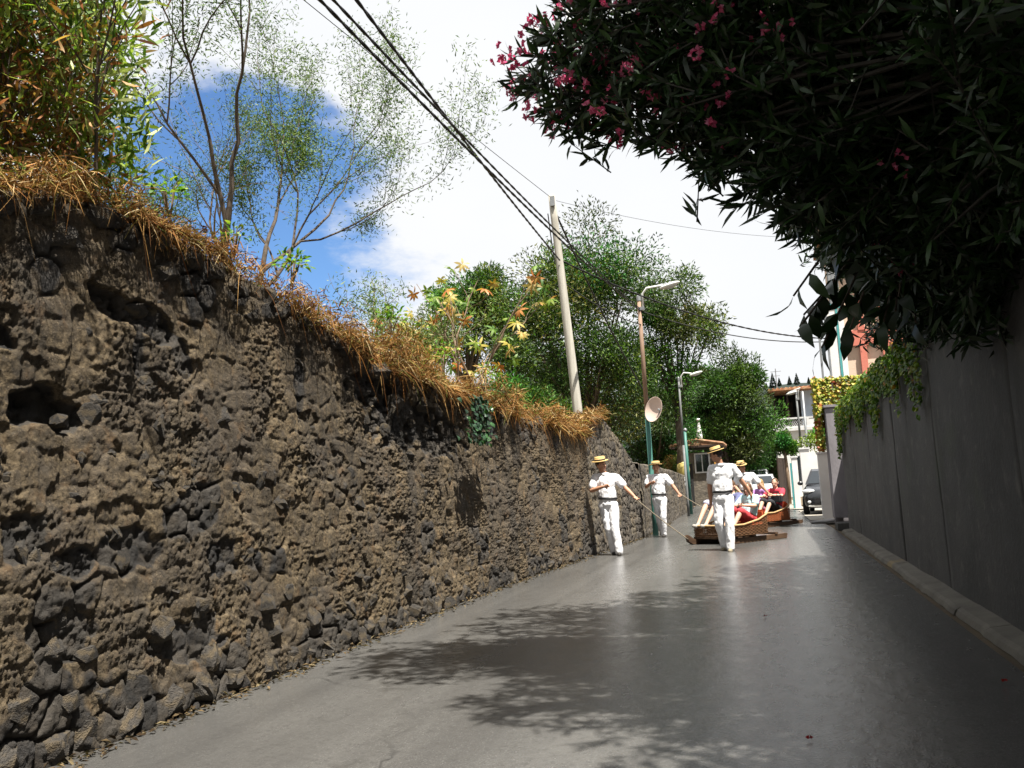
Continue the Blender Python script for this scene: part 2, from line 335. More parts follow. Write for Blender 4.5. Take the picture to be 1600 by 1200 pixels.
m_wall = rubble_mat('rubble_render', (.175, .132, .08), (.07, .054, .036), (.04, .038, .037), (.07, .062, .053))
m_wall2 = rubble_mat('pale_rubble_render', (.19, .16, .115), (.12, .10, .077), (.07, .063, .056), (.105, .09, .073), .35)
m_rock = mat('basalt', (.075, .066, .056), (.028, .026, .024), 6, .95, .02, 14, c3=(.1, .078, .05), s3=2.2, t3=(.45, .65))
def onwall(u, v, x): d = CM @ Vector(((u - 800) / FPX, -(v - 600) / FPX, -1)); k = x / d.x; return d.y * k, CAMH + d.z * k
PITS = []                              # broken-out holes: y, z, half width, half height, depth, tilt
for u, v, pu, pv, dep, tl in ((100, 640, 62, 38, .16, 0), (190, 470, 22, 30, .12, .5), (235, 560, 14, 60, .1, .6), (20, 520, 30, 25, .1, .5), (120, 880, 35, 30, .06, 0), (250, 500, 40, 30, .09, .5),
                              (650, 660, 60, 45, .1, 0), (600, 610, 40, 30, .12, 0), (700, 680, 40, 35, .08, 0), (480, 590, 8, 60, .07, .2), (300, 560, 15, 45, .06, .6), (210, 860, 50, 40, .05, 0), (50, 840, 40, 40, .06, 0), (360, 870, 26, 40, .05, 0), (300, 1000, 60, 40, .05, 0), (100, 1000, 50, 50, .05, 0)):
    y, z = onwall(u, v, -3.45); y1, _ = onwall(u + pu, v, -3.45); _, z1 = onwall(u, v - pv, -3.45); PITS.append((y, z, abs(y1 - y), abs(z1 - z), dep, tl))
def wall_face(name, y0, y1, topf, nc, nr, m, parent, bias, seed, amp=1.0, pits=(), thick=.5, persp=True):
    s = np.linspace(0, 1, nc)
    if persp:                          # finer columns where the wall is nearest
        ya = np.linspace(y0, y1, 4000); dens = np.where(ya < 2.4, .03, 1 / np.maximum(ya, 2.4) ** 1.1); cdf = np.cumsum(dens); cdf = (cdf - cdf[0]) / (cdf[-1] - cdf[0]); y = np.interp(s, cdf, ya)
    else: y = y0 + (y1 - y0) * s
    v = np.linspace(0, 1, nr); Yg, Vg = np.meshgrid(y, v, indexing='ij'); tp = topf(Yg) + .05 * (fbm(np.stack([Yg.ravel() * 5, 0 * Yg.ravel(), 0 * Yg.ravel()], 1), 3, 8).reshape(Yg.shape) - .5)
    Z = -.06 + (tp + .06) * Vg; yf, zf = Yg.ravel(), Z.ravel(); P = np.stack([yf, zf, 0 * yf + seed], 1)
    lowf = fbm(P * 1.6, 4, seed)
    expo = sstep(.0, .16, (lowf - .5) * 1.3 + bias + .28 * np.exp(-zf / .3) + .2 * np.exp(-(tp.ravel() - zf) / .22) * (fbm(P * .9, 2, seed + 5) > .42))
    wp = P[:, :2] + .05 * (np.stack([fbm(P * 7, 2, seed + 1), fbm(P * 7, 2, seed + 2)], 1) - .5)
    f1, f2, cid = voro(np.stack([wp[:, 0] / .2, wp[:, 1] / .17], 1), seed)
    stone = -.038 + .045 * sstep(.0, .16, f2 - f1) - .03 * f1 * f1 + .03 * (cid - .5)
    stone += .022 * (fbm(P * 24, 4, seed + 3, .65) - .5) * 2
    def rid(f, sd): return 1 - np.abs(vnoise(P * f + 31.7, sd) * 2 - 1)
    rgh = .35 + 1.1 * sstep(.38, .62, fbm(P * 2.1, 3, seed + 14))
    rc = .008 * rid(4.5, seed + 4) + .008 * rid(11, seed + 15) + rgh * (.013 * rid(26, seed + 16) + .03 * (fbm(P * 64, 3, seed + 6, .8) - .5)) + .03 * (fbm(P * 5, 3, seed + 12) - .5) - .022
    rc = rc - .022 * sstep(.57, .61, fbm(P * 3.3, 4, seed + 17))
    rc += .012 * (sstep(0, .3, f2 - f1) - .5)
    h = rc * (1 - expo) + stone * expo + .07 * (fbm(P * 1.1, 3, seed + 7) - .5)
    for (py, pz, hw, hh, dep, tl) in pits:
        a, b_ = yf - py, zf - pz; a, b_ = a + tl * b_ * hw / hh, b_
        q = np.hypot(a / hw, b_ / hh) + .5 * (fbm(P * 9, 3, 77) - .5) * 2; k = 1 - sstep(.75, 1.0, q); h -= .6 * dep * k * (.4 + 1.2 * fbm(P * 14, 3, 78)); expo = np.maximum(expo, k)
    h *= amp
    X = wx(yf) + h - .03 * zf
    V = [np.stack([X, yf, zf], 1).reshape(nc, nr, 3)]
    tpz = Z[:, -1]; bk = [(.05, .02), (.15, .03), (.3, .0), (thick, -.05), (thick, -1.2)]
    ex = np.stack([np.stack([X.reshape(nc, nr)[:, -1] - d, y, tpz + e + (.05 * (fbm(np.stack([y * 7, 0 * y + d * 9, 0 * y], 1), 2, 4) - .5))], 1) for d, e in bk], 1)
    G = np.concatenate([V[0], ex], 1); n2 = nr + len(bk); idx = np.arange(nc * n2).reshape(nc, n2)
    F = np.stack([idx[:-1, :-1], idx[1:, :-1], idx[1:, 1:], idx[:-1, 1:]], -1).reshape(-1, 4)
    exa = np.concatenate([expo.reshape(nc, nr), np.ones((nc, len(bk)))], 1); ca = np.concatenate([cid.reshape(nc, nr), np.full((nc, len(bk)), .5)], 1)
    return arr_mesh(name, G.reshape(-1, 3), F, m, parent, smooth=True, attrs={'expo': exa.ravel(), 'cell': ca.ravel()})
lw = empty('rubble_wall', (-3.45, 6, 0), 0, 'rough dark rubble stone wall with crumbling tan render, dry grass on top', 'wall')
def keep(o, p): o.parent = p; o.matrix_parent_inverse = Matrix.Translation(p.location).inverted(); return o
keep(wall_face('render_coat', -6, 16.4, wtop, 980, 300, m_wall, None, -.165, 3, .8, PITS), lw)
# loose and projecting stones: angular lumps
ROCKS = []
for k in range(12):
    bm = bmesh.new(); pts = rdir(22) * (.75 + .25 * rng.random((22, 1)))
    for q in pts: bm.verts.new(np.sign(q) * np.abs(q) ** .8)
    r_ = bmesh.ops.convex_hull(bm, input=bm.verts[:]); bmesh.ops.delete(bm, geom=[g for g in r_['geom_interior'] if isinstance(g, bmesh.types.BMVert)], context='VERTS')
    bmesh.ops.subdivide_edges(bm, edges=bm.edges[:], cuts=1, use_grid_fill=True)
    for v_ in bm.verts: v_.co *= 1 + .06 * float(rng.normal())
    me = bpy.data.meshes.new('stone'); bm.to_mesh(me); bm.free(); me.materials.append(m_rock); ROCKS.append(me)
def put_stone(y, z, sy, sz, sx, out, parent, wxf=None):
    o = link('stone', ROCKS[int(rng.integers(12))]); x = float(wx(y)) - .03 * z + out
    o.location = (x, y, z); o.scale = (sx, sy, sz); o.rotation_euler = tuple(rng.normal(scale=.3, size=3)); return keep(o, parent)
cnt = 0
y = 2.9
while y < 15.5:                        # footing courses
    w = .1 + .1 * rng.random()
    put_stone(y, .05 + .06 * rng.random(), w * 1.0, .08 + .07 * rng.random(), .09, -.068 + .035 * rng.random(), lw); cnt += 1
    if rng.random() < .75: put_stone(y + .1, .26 + .08 * rng.random(), w * .8, .07 + .05 * rng.random(), .08, -.066 + .03 * rng.random(), lw); cnt += 1
    if rng.random() < .4: put_stone(y, .48 + .12 * rng.random(), w * .7, .06 + .05 * rng.random(), .08, -.055 + .03 * rng.random(), lw); cnt += 1
    y += w * (1.7 + .5 * rng.random()) * (1 if y < 9 else 1.8)
y = 2.8
while y < 16:                          # loose capping stones
    w = .1 + .09 * rng.random(); zt = float(wtop(y))
    put_stone(y, zt - .03 - .05 * rng.random(), w, .06 + .05 * rng.random(), .11, -.075 + .05 * rng.random(), lw); cnt += 1
    if rng.random() < .3: put_stone(y + .08, zt - .2 - .08 * rng.random(), w * .8, .06 + .04 * rng.random(), .09, -.045 + .04 * rng.random(), lw); cnt += 1
    y += w * (1.6 + .6 * rng.random()) * (1 if y < 9 else 1.6)
while cnt < 292:
    y = 2.9 + 9 * rng.random() ** 1.3; z = .5 + (float(wtop(y)) - .8) * rng.random() ** 1.3
    w = .05 + .07 * rng.random(); put_stone(y, z, w, w * (.6 + .5 * rng.random()), .05, -.058 + .015 * rng.random(), lw); cnt += 1

# paler wall with sloping top, then the low wall up the hill
sw = empty('sloping_wall', (-2.9, 19, 0), 0, 'pale stone wall whose top slopes down to the green lamp post', 'wall')
def stop(y): return np.interp(y, [15.3, 16.4, 17.4, 18, 19.6, 21.4], [2.4, 2.5, 2.66, 2.6, 2.19, 1.57])
keep(wall_face('masonry', 16.3, 21.4, stop, 240, 130, m_wall2, None, -.02, 21, .9, (), .5, False), sw)
for k in range(60):
    y = 16.6 + 4.6 * rng.random(); put_stone(y, float(stop(y)) * rng.random(), .06 + .08 * rng.random(), .05 + .05 * rng.random(), .06, -.05, sw)
lo = empty('low_wall', (-3.2, 30, 0), 0, 'low stone wall climbing the street past the green lamp post', 'wall')
def ltop(y): return np.interp(y, [21.4, 24, 31, 44], [1.74, 1.74, 1.68, 1.5])
keep(wall_face('masonry', 21.45, 44, ltop, 300, 60, m_wall2, None, -.05, 31, .8, (), .4, False), lo)
for k in range(50):
    y = 21.8 + 14 * rng.random(); put_stone(y, .1 + 1.4 * rng.random(), .07 + .08 * rng.random(), .05 + .05 * rng.random(), .06, -.05, lo)

# dead leaves and grit along the foot of the wall
n = 1700; y = 2.6 + 26 * rng.random(n) ** 1.5; x = wx(y) + .02 + np.abs(rng.normal(scale=.07, size=n))
leaves('leaf_litter', np.stack([x, y, np.full(n, .008) + .02 * rng.random(n)], 1), np.stack([rng.normal(size=n), rng.normal(size=n), .25 * rng.normal(size=n)], 1), .03 + .04 * rng.random(n), .012 + .015 * rng.random(n),
       pal(n, ['584a36', '6a5a42', '3c3022', '776a50', '4a443a']), leafmat('litter', .1, .9, .1), up=(0, 0, 1))
tag(bpy.data.objects['leaf_litter'], 'dead leaves and grit along the foot of the rubble wall', 'litter', kind='stuff')

# ------------------------------------------------------------------ right wall and kerb
m_conc = bpy.data.materials.new('stained_concrete'); m_conc.use_nodes = True; t = m_conc.node_tree; b = t.nodes['Principled BSDF']; N = t.nodes.new; L = t.links.new; tc = N('ShaderNodeTexCoord')
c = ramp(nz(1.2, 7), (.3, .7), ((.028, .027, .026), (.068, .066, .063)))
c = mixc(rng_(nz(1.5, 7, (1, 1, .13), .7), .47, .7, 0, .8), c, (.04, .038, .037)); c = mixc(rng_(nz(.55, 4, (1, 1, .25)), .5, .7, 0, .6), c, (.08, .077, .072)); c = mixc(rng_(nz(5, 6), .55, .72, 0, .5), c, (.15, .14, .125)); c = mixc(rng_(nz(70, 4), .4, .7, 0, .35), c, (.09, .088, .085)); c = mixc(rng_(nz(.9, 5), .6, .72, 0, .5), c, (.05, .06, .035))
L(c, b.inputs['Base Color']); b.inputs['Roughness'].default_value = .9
bp = N('ShaderNodeBump'); bp.inputs['Distance'].default_value = .008; L(nz(24, 8), bp.inputs['Height']); L(bp.outputs[0], b.inputs['Normal'])
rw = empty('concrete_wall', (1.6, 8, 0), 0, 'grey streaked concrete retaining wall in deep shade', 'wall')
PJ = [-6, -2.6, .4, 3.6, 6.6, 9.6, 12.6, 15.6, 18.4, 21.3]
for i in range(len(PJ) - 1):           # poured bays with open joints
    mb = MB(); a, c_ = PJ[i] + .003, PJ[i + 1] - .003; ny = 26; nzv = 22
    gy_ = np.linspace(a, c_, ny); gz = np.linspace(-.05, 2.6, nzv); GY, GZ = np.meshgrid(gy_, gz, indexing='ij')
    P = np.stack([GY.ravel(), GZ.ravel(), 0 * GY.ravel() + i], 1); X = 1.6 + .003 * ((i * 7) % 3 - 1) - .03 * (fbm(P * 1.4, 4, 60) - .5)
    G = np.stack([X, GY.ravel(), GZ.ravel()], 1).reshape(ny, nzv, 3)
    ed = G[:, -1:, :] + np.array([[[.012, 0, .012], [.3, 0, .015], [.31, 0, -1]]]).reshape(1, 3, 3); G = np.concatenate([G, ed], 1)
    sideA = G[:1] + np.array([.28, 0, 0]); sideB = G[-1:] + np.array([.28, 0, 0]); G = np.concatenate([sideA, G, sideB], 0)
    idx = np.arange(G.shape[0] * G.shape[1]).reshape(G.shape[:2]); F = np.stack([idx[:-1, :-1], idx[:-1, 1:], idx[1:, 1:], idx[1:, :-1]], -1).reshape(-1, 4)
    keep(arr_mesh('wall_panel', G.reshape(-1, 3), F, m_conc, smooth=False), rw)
m_kerb = mat('kerb_concrete', (.2, .185, .155), (.11, .1, .085), 3, .9, .006, 40, c3=(.34, .24, .09), s3=.9, t3=(.58, .66))
kb = tag(empty('kerb', (1.45, 8, 0)), kind='structure')
yk = -5.0
while yk < 20.4:
    ln = .9 + .25 * rng.random(); a0, a1 = rng.normal(scale=.005, size=2); h0 = .042 + .003 * rng.normal(); m_ = 6; V = []; 
    for i in range(m_ + 1):
        y = yk + (ln - .005) * i / m_; e = 1.42 + a0 + (a1 - a0) * i / m_ + .006 * rng.normal()
        V += [(e - .02, y, -.02), (e, y, h0 - .02), (e + .035, y, h0), (1.66, y, h0 + .025), (1.66, y, -.02)]
    F = [(i * 5 + k, i * 5 + k + 1, i * 5 + k + 6, i * 5 + k + 5) for i in range(m_) for k in range(4)]
    me = MB().add(V, F + [(0, 1, 2, 3, 4), tuple(m_ * 5 + k for k in (4, 3, 2, 1, 0))]); keep(me.build('kerb_stone', m_kerb), kb); yk += ln
# end pier, taller and a little proud of the wall, and the cross wall that carries the vine
m_pier = mat('grey_lilac_render', (.27, .25, .27), (.16, .15, .16), 2, .9, .006, 30, stretch=(1, 1, .3))
ep = empty('end_pier', (1.55, 22.6, 0), 0, 'narrow grey rendered pier ending the concrete wall above the drain', 'pier')
keep(MB().box((1.56, 22.75, 1.52), (.34, .8, 2.6)).box((1.56, 22.75, 2.86), (.42, .88, .07)).build('shaft', m_pier, bevel=.012), ep)
keep(MB().box((2.3, 23.4, 1.75), (1.7, .35, 3.5)).build('cross_wall', m_pier, bevel=.012), ep)
keep(MB().box((1.62, 21.85, .06), (.5, .9, .16)).build('drain_lip', m_conc, bevel=.01), ep)

# ------------------------------------------------------------------ houses
m_white = mat('white_limewash', (.8, .79, .77), (.66, .65, .63), 1.5, .85, .003, 30)
m_white2 = mat('aged_white_paint', (.72, .72, .72), (.5, .5, .5), 2.5, .8, .004, 20)
m_blue_w = mat('pale_blue_render', (.55, .62, .72), (.47, .54, .64), 1.2, .85)
m_tile = mat('roof_tile', (.45, .19, .09), (.27, .12, .06), 6, .85, .004, 30, c3=(.5, .32, .18), s3=3)
m_dkwood = mat('dark_wood', (.05, .03, .022), (.028, .018, .014), 5, .7, .003, 30, stretch=(1, 1, .2))
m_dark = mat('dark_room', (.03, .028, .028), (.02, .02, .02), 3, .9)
m_teal = mat('teal_paint', (.08, .33, .33), (.05, .25, .26), 3, .55, .001, 20)
m_salmon = mat('salmon_render', (.62, .21, .15), (.5, .16, .12), 1.5, .85, .003, 30)
m_cream = mat('cream_render', (.75, .58, .45), (.66, .5, .39), 1.5, .85, .003, 30)
m_glass = glass('window_glass')
m_metal = mat('grey_metal', (.3, .31, .32), (.2, .21, .22), 5, .5, metal=.4)

def H(): return MB()
# white house with the loggia and balcony
hs = empty('balcony_house', (.6, 60, 0), 0, 'white two storey house with dark loggia and lattice balcony up the street', 'house')
def hb(name, m, *boxes, par=None, bevel=0):   # x0,x1,y0,y1,z0,z1 in house space (house at its left front corner)
    mb = MB()
    for x0, x1, y0, y1, z0, z1 in boxes: mb.box(((x0 + x1) / 2, (y0 + y1) / 2, (z0 + z1) / 2), (x1 - x0, y1 - y0, z1 - z0))
    return mb.build(name, m, par, bevel=bevel)
hb('wall', m_white, (0, 9, .1, 1.5, 0, 4.25), (0, .3, 1.5, 9, 0, 4.25), (8.7, 9, 1.5, 9, 0, 4.25), (0, 9, 9, 9.3, 0, 6.9), par=hs)
hb('upper_wall', m_blue_w, (1.75, 9, 1.2, 1.5, 4.45, 6.9), par=hs)
hb('loggia_back', m_dark, (.0, 1.75, 3.6, 3.8, 4.45, 6.9), (1.6, 1.75, 1.5, 3.6, 4.45, 6.9), par=hs)
hb('floor_slab', m_white2, (-.15, 9, -.05, 9, 4.25, 4.45), par=hs)
hb('loggia_post', m_dkwood, (0, .12, .2, .32, 4.45, 6.8), par=hs); hb('loggia_post', m_dkwood, (.85, .95, .2, .3, 4.45, 6.8), par=hs)
hb('door', m_dkwood, (.5, 1.3, 3.5, 3.59, 4.45, 6.4), par=hs)
rl = hb('balcony_rail', m_white2, (-.1, 9, 0, .12, 5.0, 5.1), (-.1, 9, 0, .12, 4.45, 4.55), (-.1, .05, 0, .12, 4.55, 5.0), (1.95, 2.1, 0, .12, 4.55, 5.0), par=hs)
hb('solid_parapet', m_white2, (2.1, 9, .02, .1, 4.55, 5.0), par=hs)
lat = MB()
for k in range(14):
    x = .1 + k * .135
    lat.bar((x, .05, 4.56), (x + .3, .05, 4.99), .025, .02); lat.bar((x + .3, .07, 4.56), (x, .07, 4.99), .025, .02)
lat.build('lattice', m_white2, rl)
rf = MB(); rf.prism([(-.3, -.15), (9.4, -.15), (9.4, 9.6), (-.3, 9.6)], 6.9, 7.0, 'z'); rf = rf.build('roof', m_tile, hs)
for r_ in range(7):                     # courses of tiles on the pitched roof
    mb = MB()
    for k in range(34):
        x = -.2 + k * .28; y0 = .0 + r_ * .55; z0 = 7.0 + r_ * .05
        mb.tube([(x, y0 - .1, z0), (x, y0 + .55, z0 + .06)], .09, 6)
    mb.build('tile_course', m_tile, rf)
for (x0, x1, z0, z1, f) in ((3.0, 4.0, 5.0, 6.4, 0), (5.6, 6.6, 5.0, 6.4, 0), (1.0, 1.9, 1.0, 2.6, 0), (4.2, 5.2, 1.0, 2.6, 0)):
    yo = 1.2 if z0 > 4 else .1; w_ = hb('window', m_white2, (x0 - .06, x1 + .06, yo - .05, yo, z0 - .06, z1 + .06), par=hs); hb('pane', m_glass, (x0, (x0 + x1) / 2 - .03, yo - .07, yo - .05, z0, z1), ((x0 + x1) / 2 + .03, x1, yo - .07, yo - .05, z0, z1), par=w_)
an = MB().tube([(.35, 2, 7.0), (.35, 2, 8.6)], .03); an.bar((.0, 2, 8.4), (.7, 2, 8.4), .03, .03); an.bar((.1, 2, 8.1), (.6, 2, 8.1), .03, .03); an.build('aerial', m_metal, hs)

# salmon house on the right
sh = empty('salmon_house', (2.03, 24.5, 0), 0, 'salmon and cream house rising behind the vine covered wall', 'house')
hb('wall', m_cream, (0, 7, .1, 2.5, 0, 7.6), par=sh)
hb('corner_pilaster', m_metal, (-.12, .12, -.08, .3, 0, 7.6), par=sh)
hb('frieze', m_salmon, (.13, 7, .0, .1, 4.55, 4.95), par=sh); hb('frieze', m_salmon, (.13, 7, .0, .1, 7.0, 7.6), par=sh)
for x in (.5, 1.05, 2.3, 3.6): hb('pilaster', m_salmon, (x, x + .16, -.02, .1, 0, 4.55), (x, x + .16, -.02, .1, 4.95, 7.0), par=sh)
for x in (1.4, 2.65, 4.0):
    for z in (2.9, 5.3):
        w_ = hb('window', m_white, (x, x + .8, .03, .1, z, z + 1.4), par=sh); hb('pane', m_glass, (x + .08, x + .36, .0, .03, z + .1, z + 1.3), (x + .44, x + .72, .0, .03, z + .1, z + 1.3), par=w_)
hb('roof', m_tile, (-.25, 7.4, -.3, 2.9, 7.6, 7.75), par=sh)
ar = MB(); 
for k in range(9):
    a0, a1 = PI * k / 9, PI * (k + 1) / 9; ar.bar((.86 + .3 * math.cos(a0), .0, 5.85 + .45 * math.sin(a0)), (.86 + .3 * math.cos(a1), .0, 5.85 + .45 * math.sin(a1)), .12, .12)
ar.build('arch_moulding', m_salmon, sh)
# white and teal conservatory posts on the cross wall
tg = empty('teal_screen', (1.5, 24.0, 0), 0, 'white and teal panelled screen above the yellow vine', 'screen')
hb('base_wall', m_white2, (0, .55, .06, .3, 0, 3.29), par=tg)
for k, (x, m_) in enumerate(((.0, m_metal), (.2, m_metal), (.47, m_teal))): hb('post', m_, (x, x + .05, 0, .05, 3.3, 5.6), par=tg)
hb('panel', m_white, (.26, .46, .02, .05, 3.3, 5.5), par=tg); hb('panel', m_teal, (.06, .19, .03, .05, 3.3, 3.5), par=tg); hb('panel', m_white, (.53, .66, .02, .05, 3.3, 5.5), par=tg)
hb('top_rail', m_teal, (0, .7, .0, .06, 5.5, 5.62), par=tg)

# stone hut with tiled roof on the left
hu = empty('stone_hut', (-4.7, 50, 0), 0, 'small stone hut with orange tiled roof and ochre corner post', 'hut')
m_hut = mat('hut_stone', (.2, .17, .13), (.08, .07, .06), 4, .9, .03, 12); m_ochre = mat('ochre_paint', (.55, .3, .07), (.45, .22, .05), 3, .8)
hb('wall', m_hut, (0, 2.05, .3, .6, 0, 2.9), (0, .3, .6, 4, 0, 2.9), (1.75, 2.05, .6, 4, 0, 2.9), par=hu)
hb('corner_post', m_ochre, (1.83, 2.12, .0, .28, 0, 3.15), par=hu)
w_ = hb('window', m_white2, (.75, 1.6, .22, .3, 1.75, 2.85), par=hu); hb('pane', m_glass, (.83, 1.14, .2, .22, 1.83, 2.77), (1.2, 1.52, .2, .22, 1.83, 2.77), par=w_)
hb('doorway', m_dark, (.2, .62, .26, .3, 0, 2.3), par=hu); hb('eave', m_dkwood, (-.5, 2.35, -.2, 4.2, 3.16, 3.26), par=hu)
m_tile = mat('old_roof_tile', (.3, .15, .08), (.17, .09, .05), 6, .85, .004, 30, c3=(.32, .22, .13), s3=3)
rf = MB().prism([(-.55, 3.26), (2.4, 3.26), (.9, 3.55)], -.15, 4.2, 'y').build('roof', m_tile, hu)
for k in range(12):
    for s_, ex_ in ((-.55, 1), (2.4, -1)):
        y = -.1 + k * .36; MB().tube([(s_, y, 3.29), (.92, y, 3.58)], .1, 6).build('tile', m_tile, rf)
ch = MB().lathe([(.2, 3.6), (.17, 3.9), (.09, 4.5), (.06, 4.75), (.12, 4.8), (.1, 4.9)], 10, (1.0, 2, 0)).build('chimney', m_white, hu, True)
wt = MB().lathe([(.22, 0), (.26, .1), (.3, .35), (.26, .6), (.14, .72), (.05, .78)], 14, (-3.75, 41.0, 1.5)).build('clay_urn', mat('yellow_glaze', (.42, .34, .1), (.3, .24, .08), 6, .5), None, True)
tag(wt, 'round yellowish urn standing on the low wall before the hut', 'urn')
wp_ = MB().tube([(-3.55, 39, 0.02), (-3.55, 39, 1.0), (-3.58, 39, 1.5)], .05).build('drain_pipe', m_white2, None, True); tag(wp_, 'white drain pipe running down the low wall', 'pipe')

# right hand yard walls and gate posts beyond the drain
for (x, y, w, d, h, lab) in ((1.5, 27.2, .27, .4, 1.85, 'white gate pier right beside the grey end pier'), (1.25, 33.6, .32, .4, 2.2, 'white gate pier with flat top behind the black car'), (.97, 37.0, .22, .4, 2.0, 'slim white pier with a teal edge left of the black car')):
    p_ = empty('gate_pier', (x, y, 0), 0, lab, 'pier', 'white gate piers')
    MB().box((0, 0, h / 2), (w, d, h)).build('shaft', m_white, p_, bevel=.01); MB().box((0, 0, h + .03), (w + .06, d + .06, .06)).build('cap', m_white2, p_, bevel=.01)
    if x < 1: MB().box((-w / 2 - .035, -.02, h / 2 - .1), (.06, d * .9, h - .2)).build('edge_strip', m_teal, p_)
yw = MB().box((4.8, 35.2, .98), (7.0, .25, 1.96)).build('yard_wall', m_white, None, bevel=.01); tag(yw, 'white yard wall behind the parked black car', 'wall')
wr = MB().box((3.9, 27.6, .85), (4.1, .22, 1.7)).build('driveway_wall', m_white2, None, bevel=.01); tag(wr, 'white low wall between driveway and salmon house', 'wall')
m_pave = mat('pale_paving', (.34, .31, .26), (.25, .23, .2), 3, .85, .004, 30)
tag(MB().add([(1.0, 24.4, .015), (9, 24.4, .015), (9, 35, .015), (.9, 35, .015)], [(0, 1, 2, 3)]).build('driveway', m_pave), kind='structure')
tag(MB().add([(.52, 36, .03), (1.2, 36, .03), (1.0, 58, .03), (-.0, 58, .03)], [(0, 1, 2, 3)]).build('pavement', m_pave), kind='structure')
gr = empty('drain_grate', (1.3, 25.2, .03), 0, 'striped metal drain grate at the road edge below the white pier', 'grate')
for k in range(9): MB().box((-.18 + .1 * k * .6, k * .14 - .5, .02), (.42, .05, .03), rz=.25).build('bar', m_white2 if k % 1 == 0 else m_metal, gr)
MB().box((.06, .06, -.01), (.85, 1.5, .02)).build('frame', m_dark, gr)
dg = empty('wooden_gate', (.55, 42.5, 0), R(80), 'dark brown wooden gate by the pale tree trunk', 'gate')
for k in range(7): MB().box((k * .3 - .9, 0, 1.1), (.27, .05, 2.1)).build('plank', m_dkwood, dg)
for z in (.5, 1.7): MB().box((0, .05, z), (2.0, .04, .12)).build('ledge', m_dkwood, dg)

# ------------------------------------------------------------------ poles, lamps, cables
m_pole = mat('weathered_pole_wood', (.5, .48, .42), (.32, .3, .26), 5, .9, .004, 30, stretch=(4, 4, .25), c3=(.2, .18, .15), s3=2, t3=(.58, .75))
m_green = mat('green_pole_paint', (.05, .17, .14), (.035, .12, .1), 4, .5, .001, 30); m_rust = mat('rusty_pole', (.3, .2, .14), (.2, .13, .09), 5, .8, .002, 30, stretch=(1, 1, .3))
m_black = mat('black_cable', (.012, .012, .013), rough=.6); m_lamp = mat('lamp_white', (.7, .7, .68), (.55, .55, .54), 3, .5)
up = empty('utility_pole', (-3.46, 17, 2.0), 0, 'tall pale weathered timber utility pole leaning left behind the wall', 'pole')
ptop = Vector((-.31, 0, 5.14)); pts = [ptop * k / 10 - Vector((0, 0, .3 if k == 0 else 0)) for k in range(11)]
MB().tube(pts, [.098 - .0028 * k for k in range(11)], 12).build('shaft', m_pole, up, True)
MB().box(ptop * .97 + Vector((.02, -.09, 0)), (.09, .05, .2)).build('bracket', m_metal, up); MB().tube([ptop * .985 + Vector((-.1, -.02, -.3)), ptop * .8 + Vector((-.11, -.02, 0)), ptop * .72 + Vector((-.09, -.04, 0))], .012, 5).build('riser_cable', m_black, up)
m_greyp = mat('dull_post', (.16, .165, .165), (.1, .105, .105), 5, .6)
def lamp_post(loc, top, arm, lab, two=True, r=.06):
    e = empty('lamp_post', loc, 0, lab, 'lamp post', 'street lamps'); tp = Vector(top)
    md = tp * .52
    MB().tube([(0, 0, 0), (0, 0, .6), md], [r * 1.15, r, r * .95], 10).build('lower_post', m_green if two else m_greyp, e, True)
    MB().tube([md + Vector((0, 0, .001)), tp], [r * .93, r * .75], 10).build('upper_post', m_rust if two else m_greyp, e, True)
    MB().lathe([(r * .9, 0), (r * .9, .12), (r * .4, .16)], 10, tp).build('cap', m_metal, e)
    a = Vector(arm); s0 = tp + Vector((.09, 0, -.25))
    MB().tube([s0, s0 + Vector((.01, 0, .42)), s0 + Vector((.12, 0, .55)), tp + a], [.028, .028, .028, .025], 8).build('arm', m_lamp, e, True)
    MB().box(tp + Vector((.05, 0, -.2)), (.14, .1, .08)).build('clamp', m_metal, e)
    hd = MB(); hd.ell(tp + a + Vector((.16, 0, -.02)), (.26, .11, .06), Matrix.Rotation(R(-14), 3, 'Y')); h_ = hd.build('lamp_head', m_lamp, e, True)
    MB().ell(tp + a + Vector((.18, 0, -.065)), (.16, .08, .035), Matrix.Rotation(R(-14), 3, 'Y')).build('lens', glass('lamp_lens', (.4, .4, .38), .3), h_, True)
    return e
lamp_post((-2.74, 21.63, 0), (-.01, 0, 5.75), (.62, 0, .33), 'nearest street lamp, green below and rusty above, by the sloping wall')
lamp_post((-3.03, 34, 0), (0, 0, 5.1), (.5, 0, .25), 'second street lamp on a thin grey post before the trees', False, .045)
lamp_post((-1.95, 60, 0), (0, 0, 4.3), (.45, 0, .25), 'farthest small street lamp under the dark trees', False)
lamp_post((1.45, 42, 0), (.0, 0, 4.95), (-.35, 0, .12), 'thin grey lamp post standing before the balcony house', False, .055)
MB().tube([(0, 0, 0), (.02, 0, 5.1)], .05, 8).build('post', m_metal, empty('service_post', (1.72, 42.3, 0), 0, 'plain grey post beside the thin lamp post at the balcony house', 'post'), True)
gp = empty('green_post', (-3.1, 36, 0), 0, 'green painted post standing beside the hut', 'post'); MB().tube([(0, 0, 0), (-.02, 0, 3.3)], .06, 8).build('shaft', m_green, gp, True); MB().lathe([(.07, 3.3), (.08, 3.36), (.02, 3.42)], 8).build('cap', m_metal, gp)
dsh = empty('satellite_dish', (-2.62, 21.45, 3.0), 0, 'pinkish satellite dish mounted on the green lamp post', 'satellite dish')
Md = Matrix.Rotation(R(-42), 3, 'Z') @ Matrix.Rotation(R(78), 3, 'X')
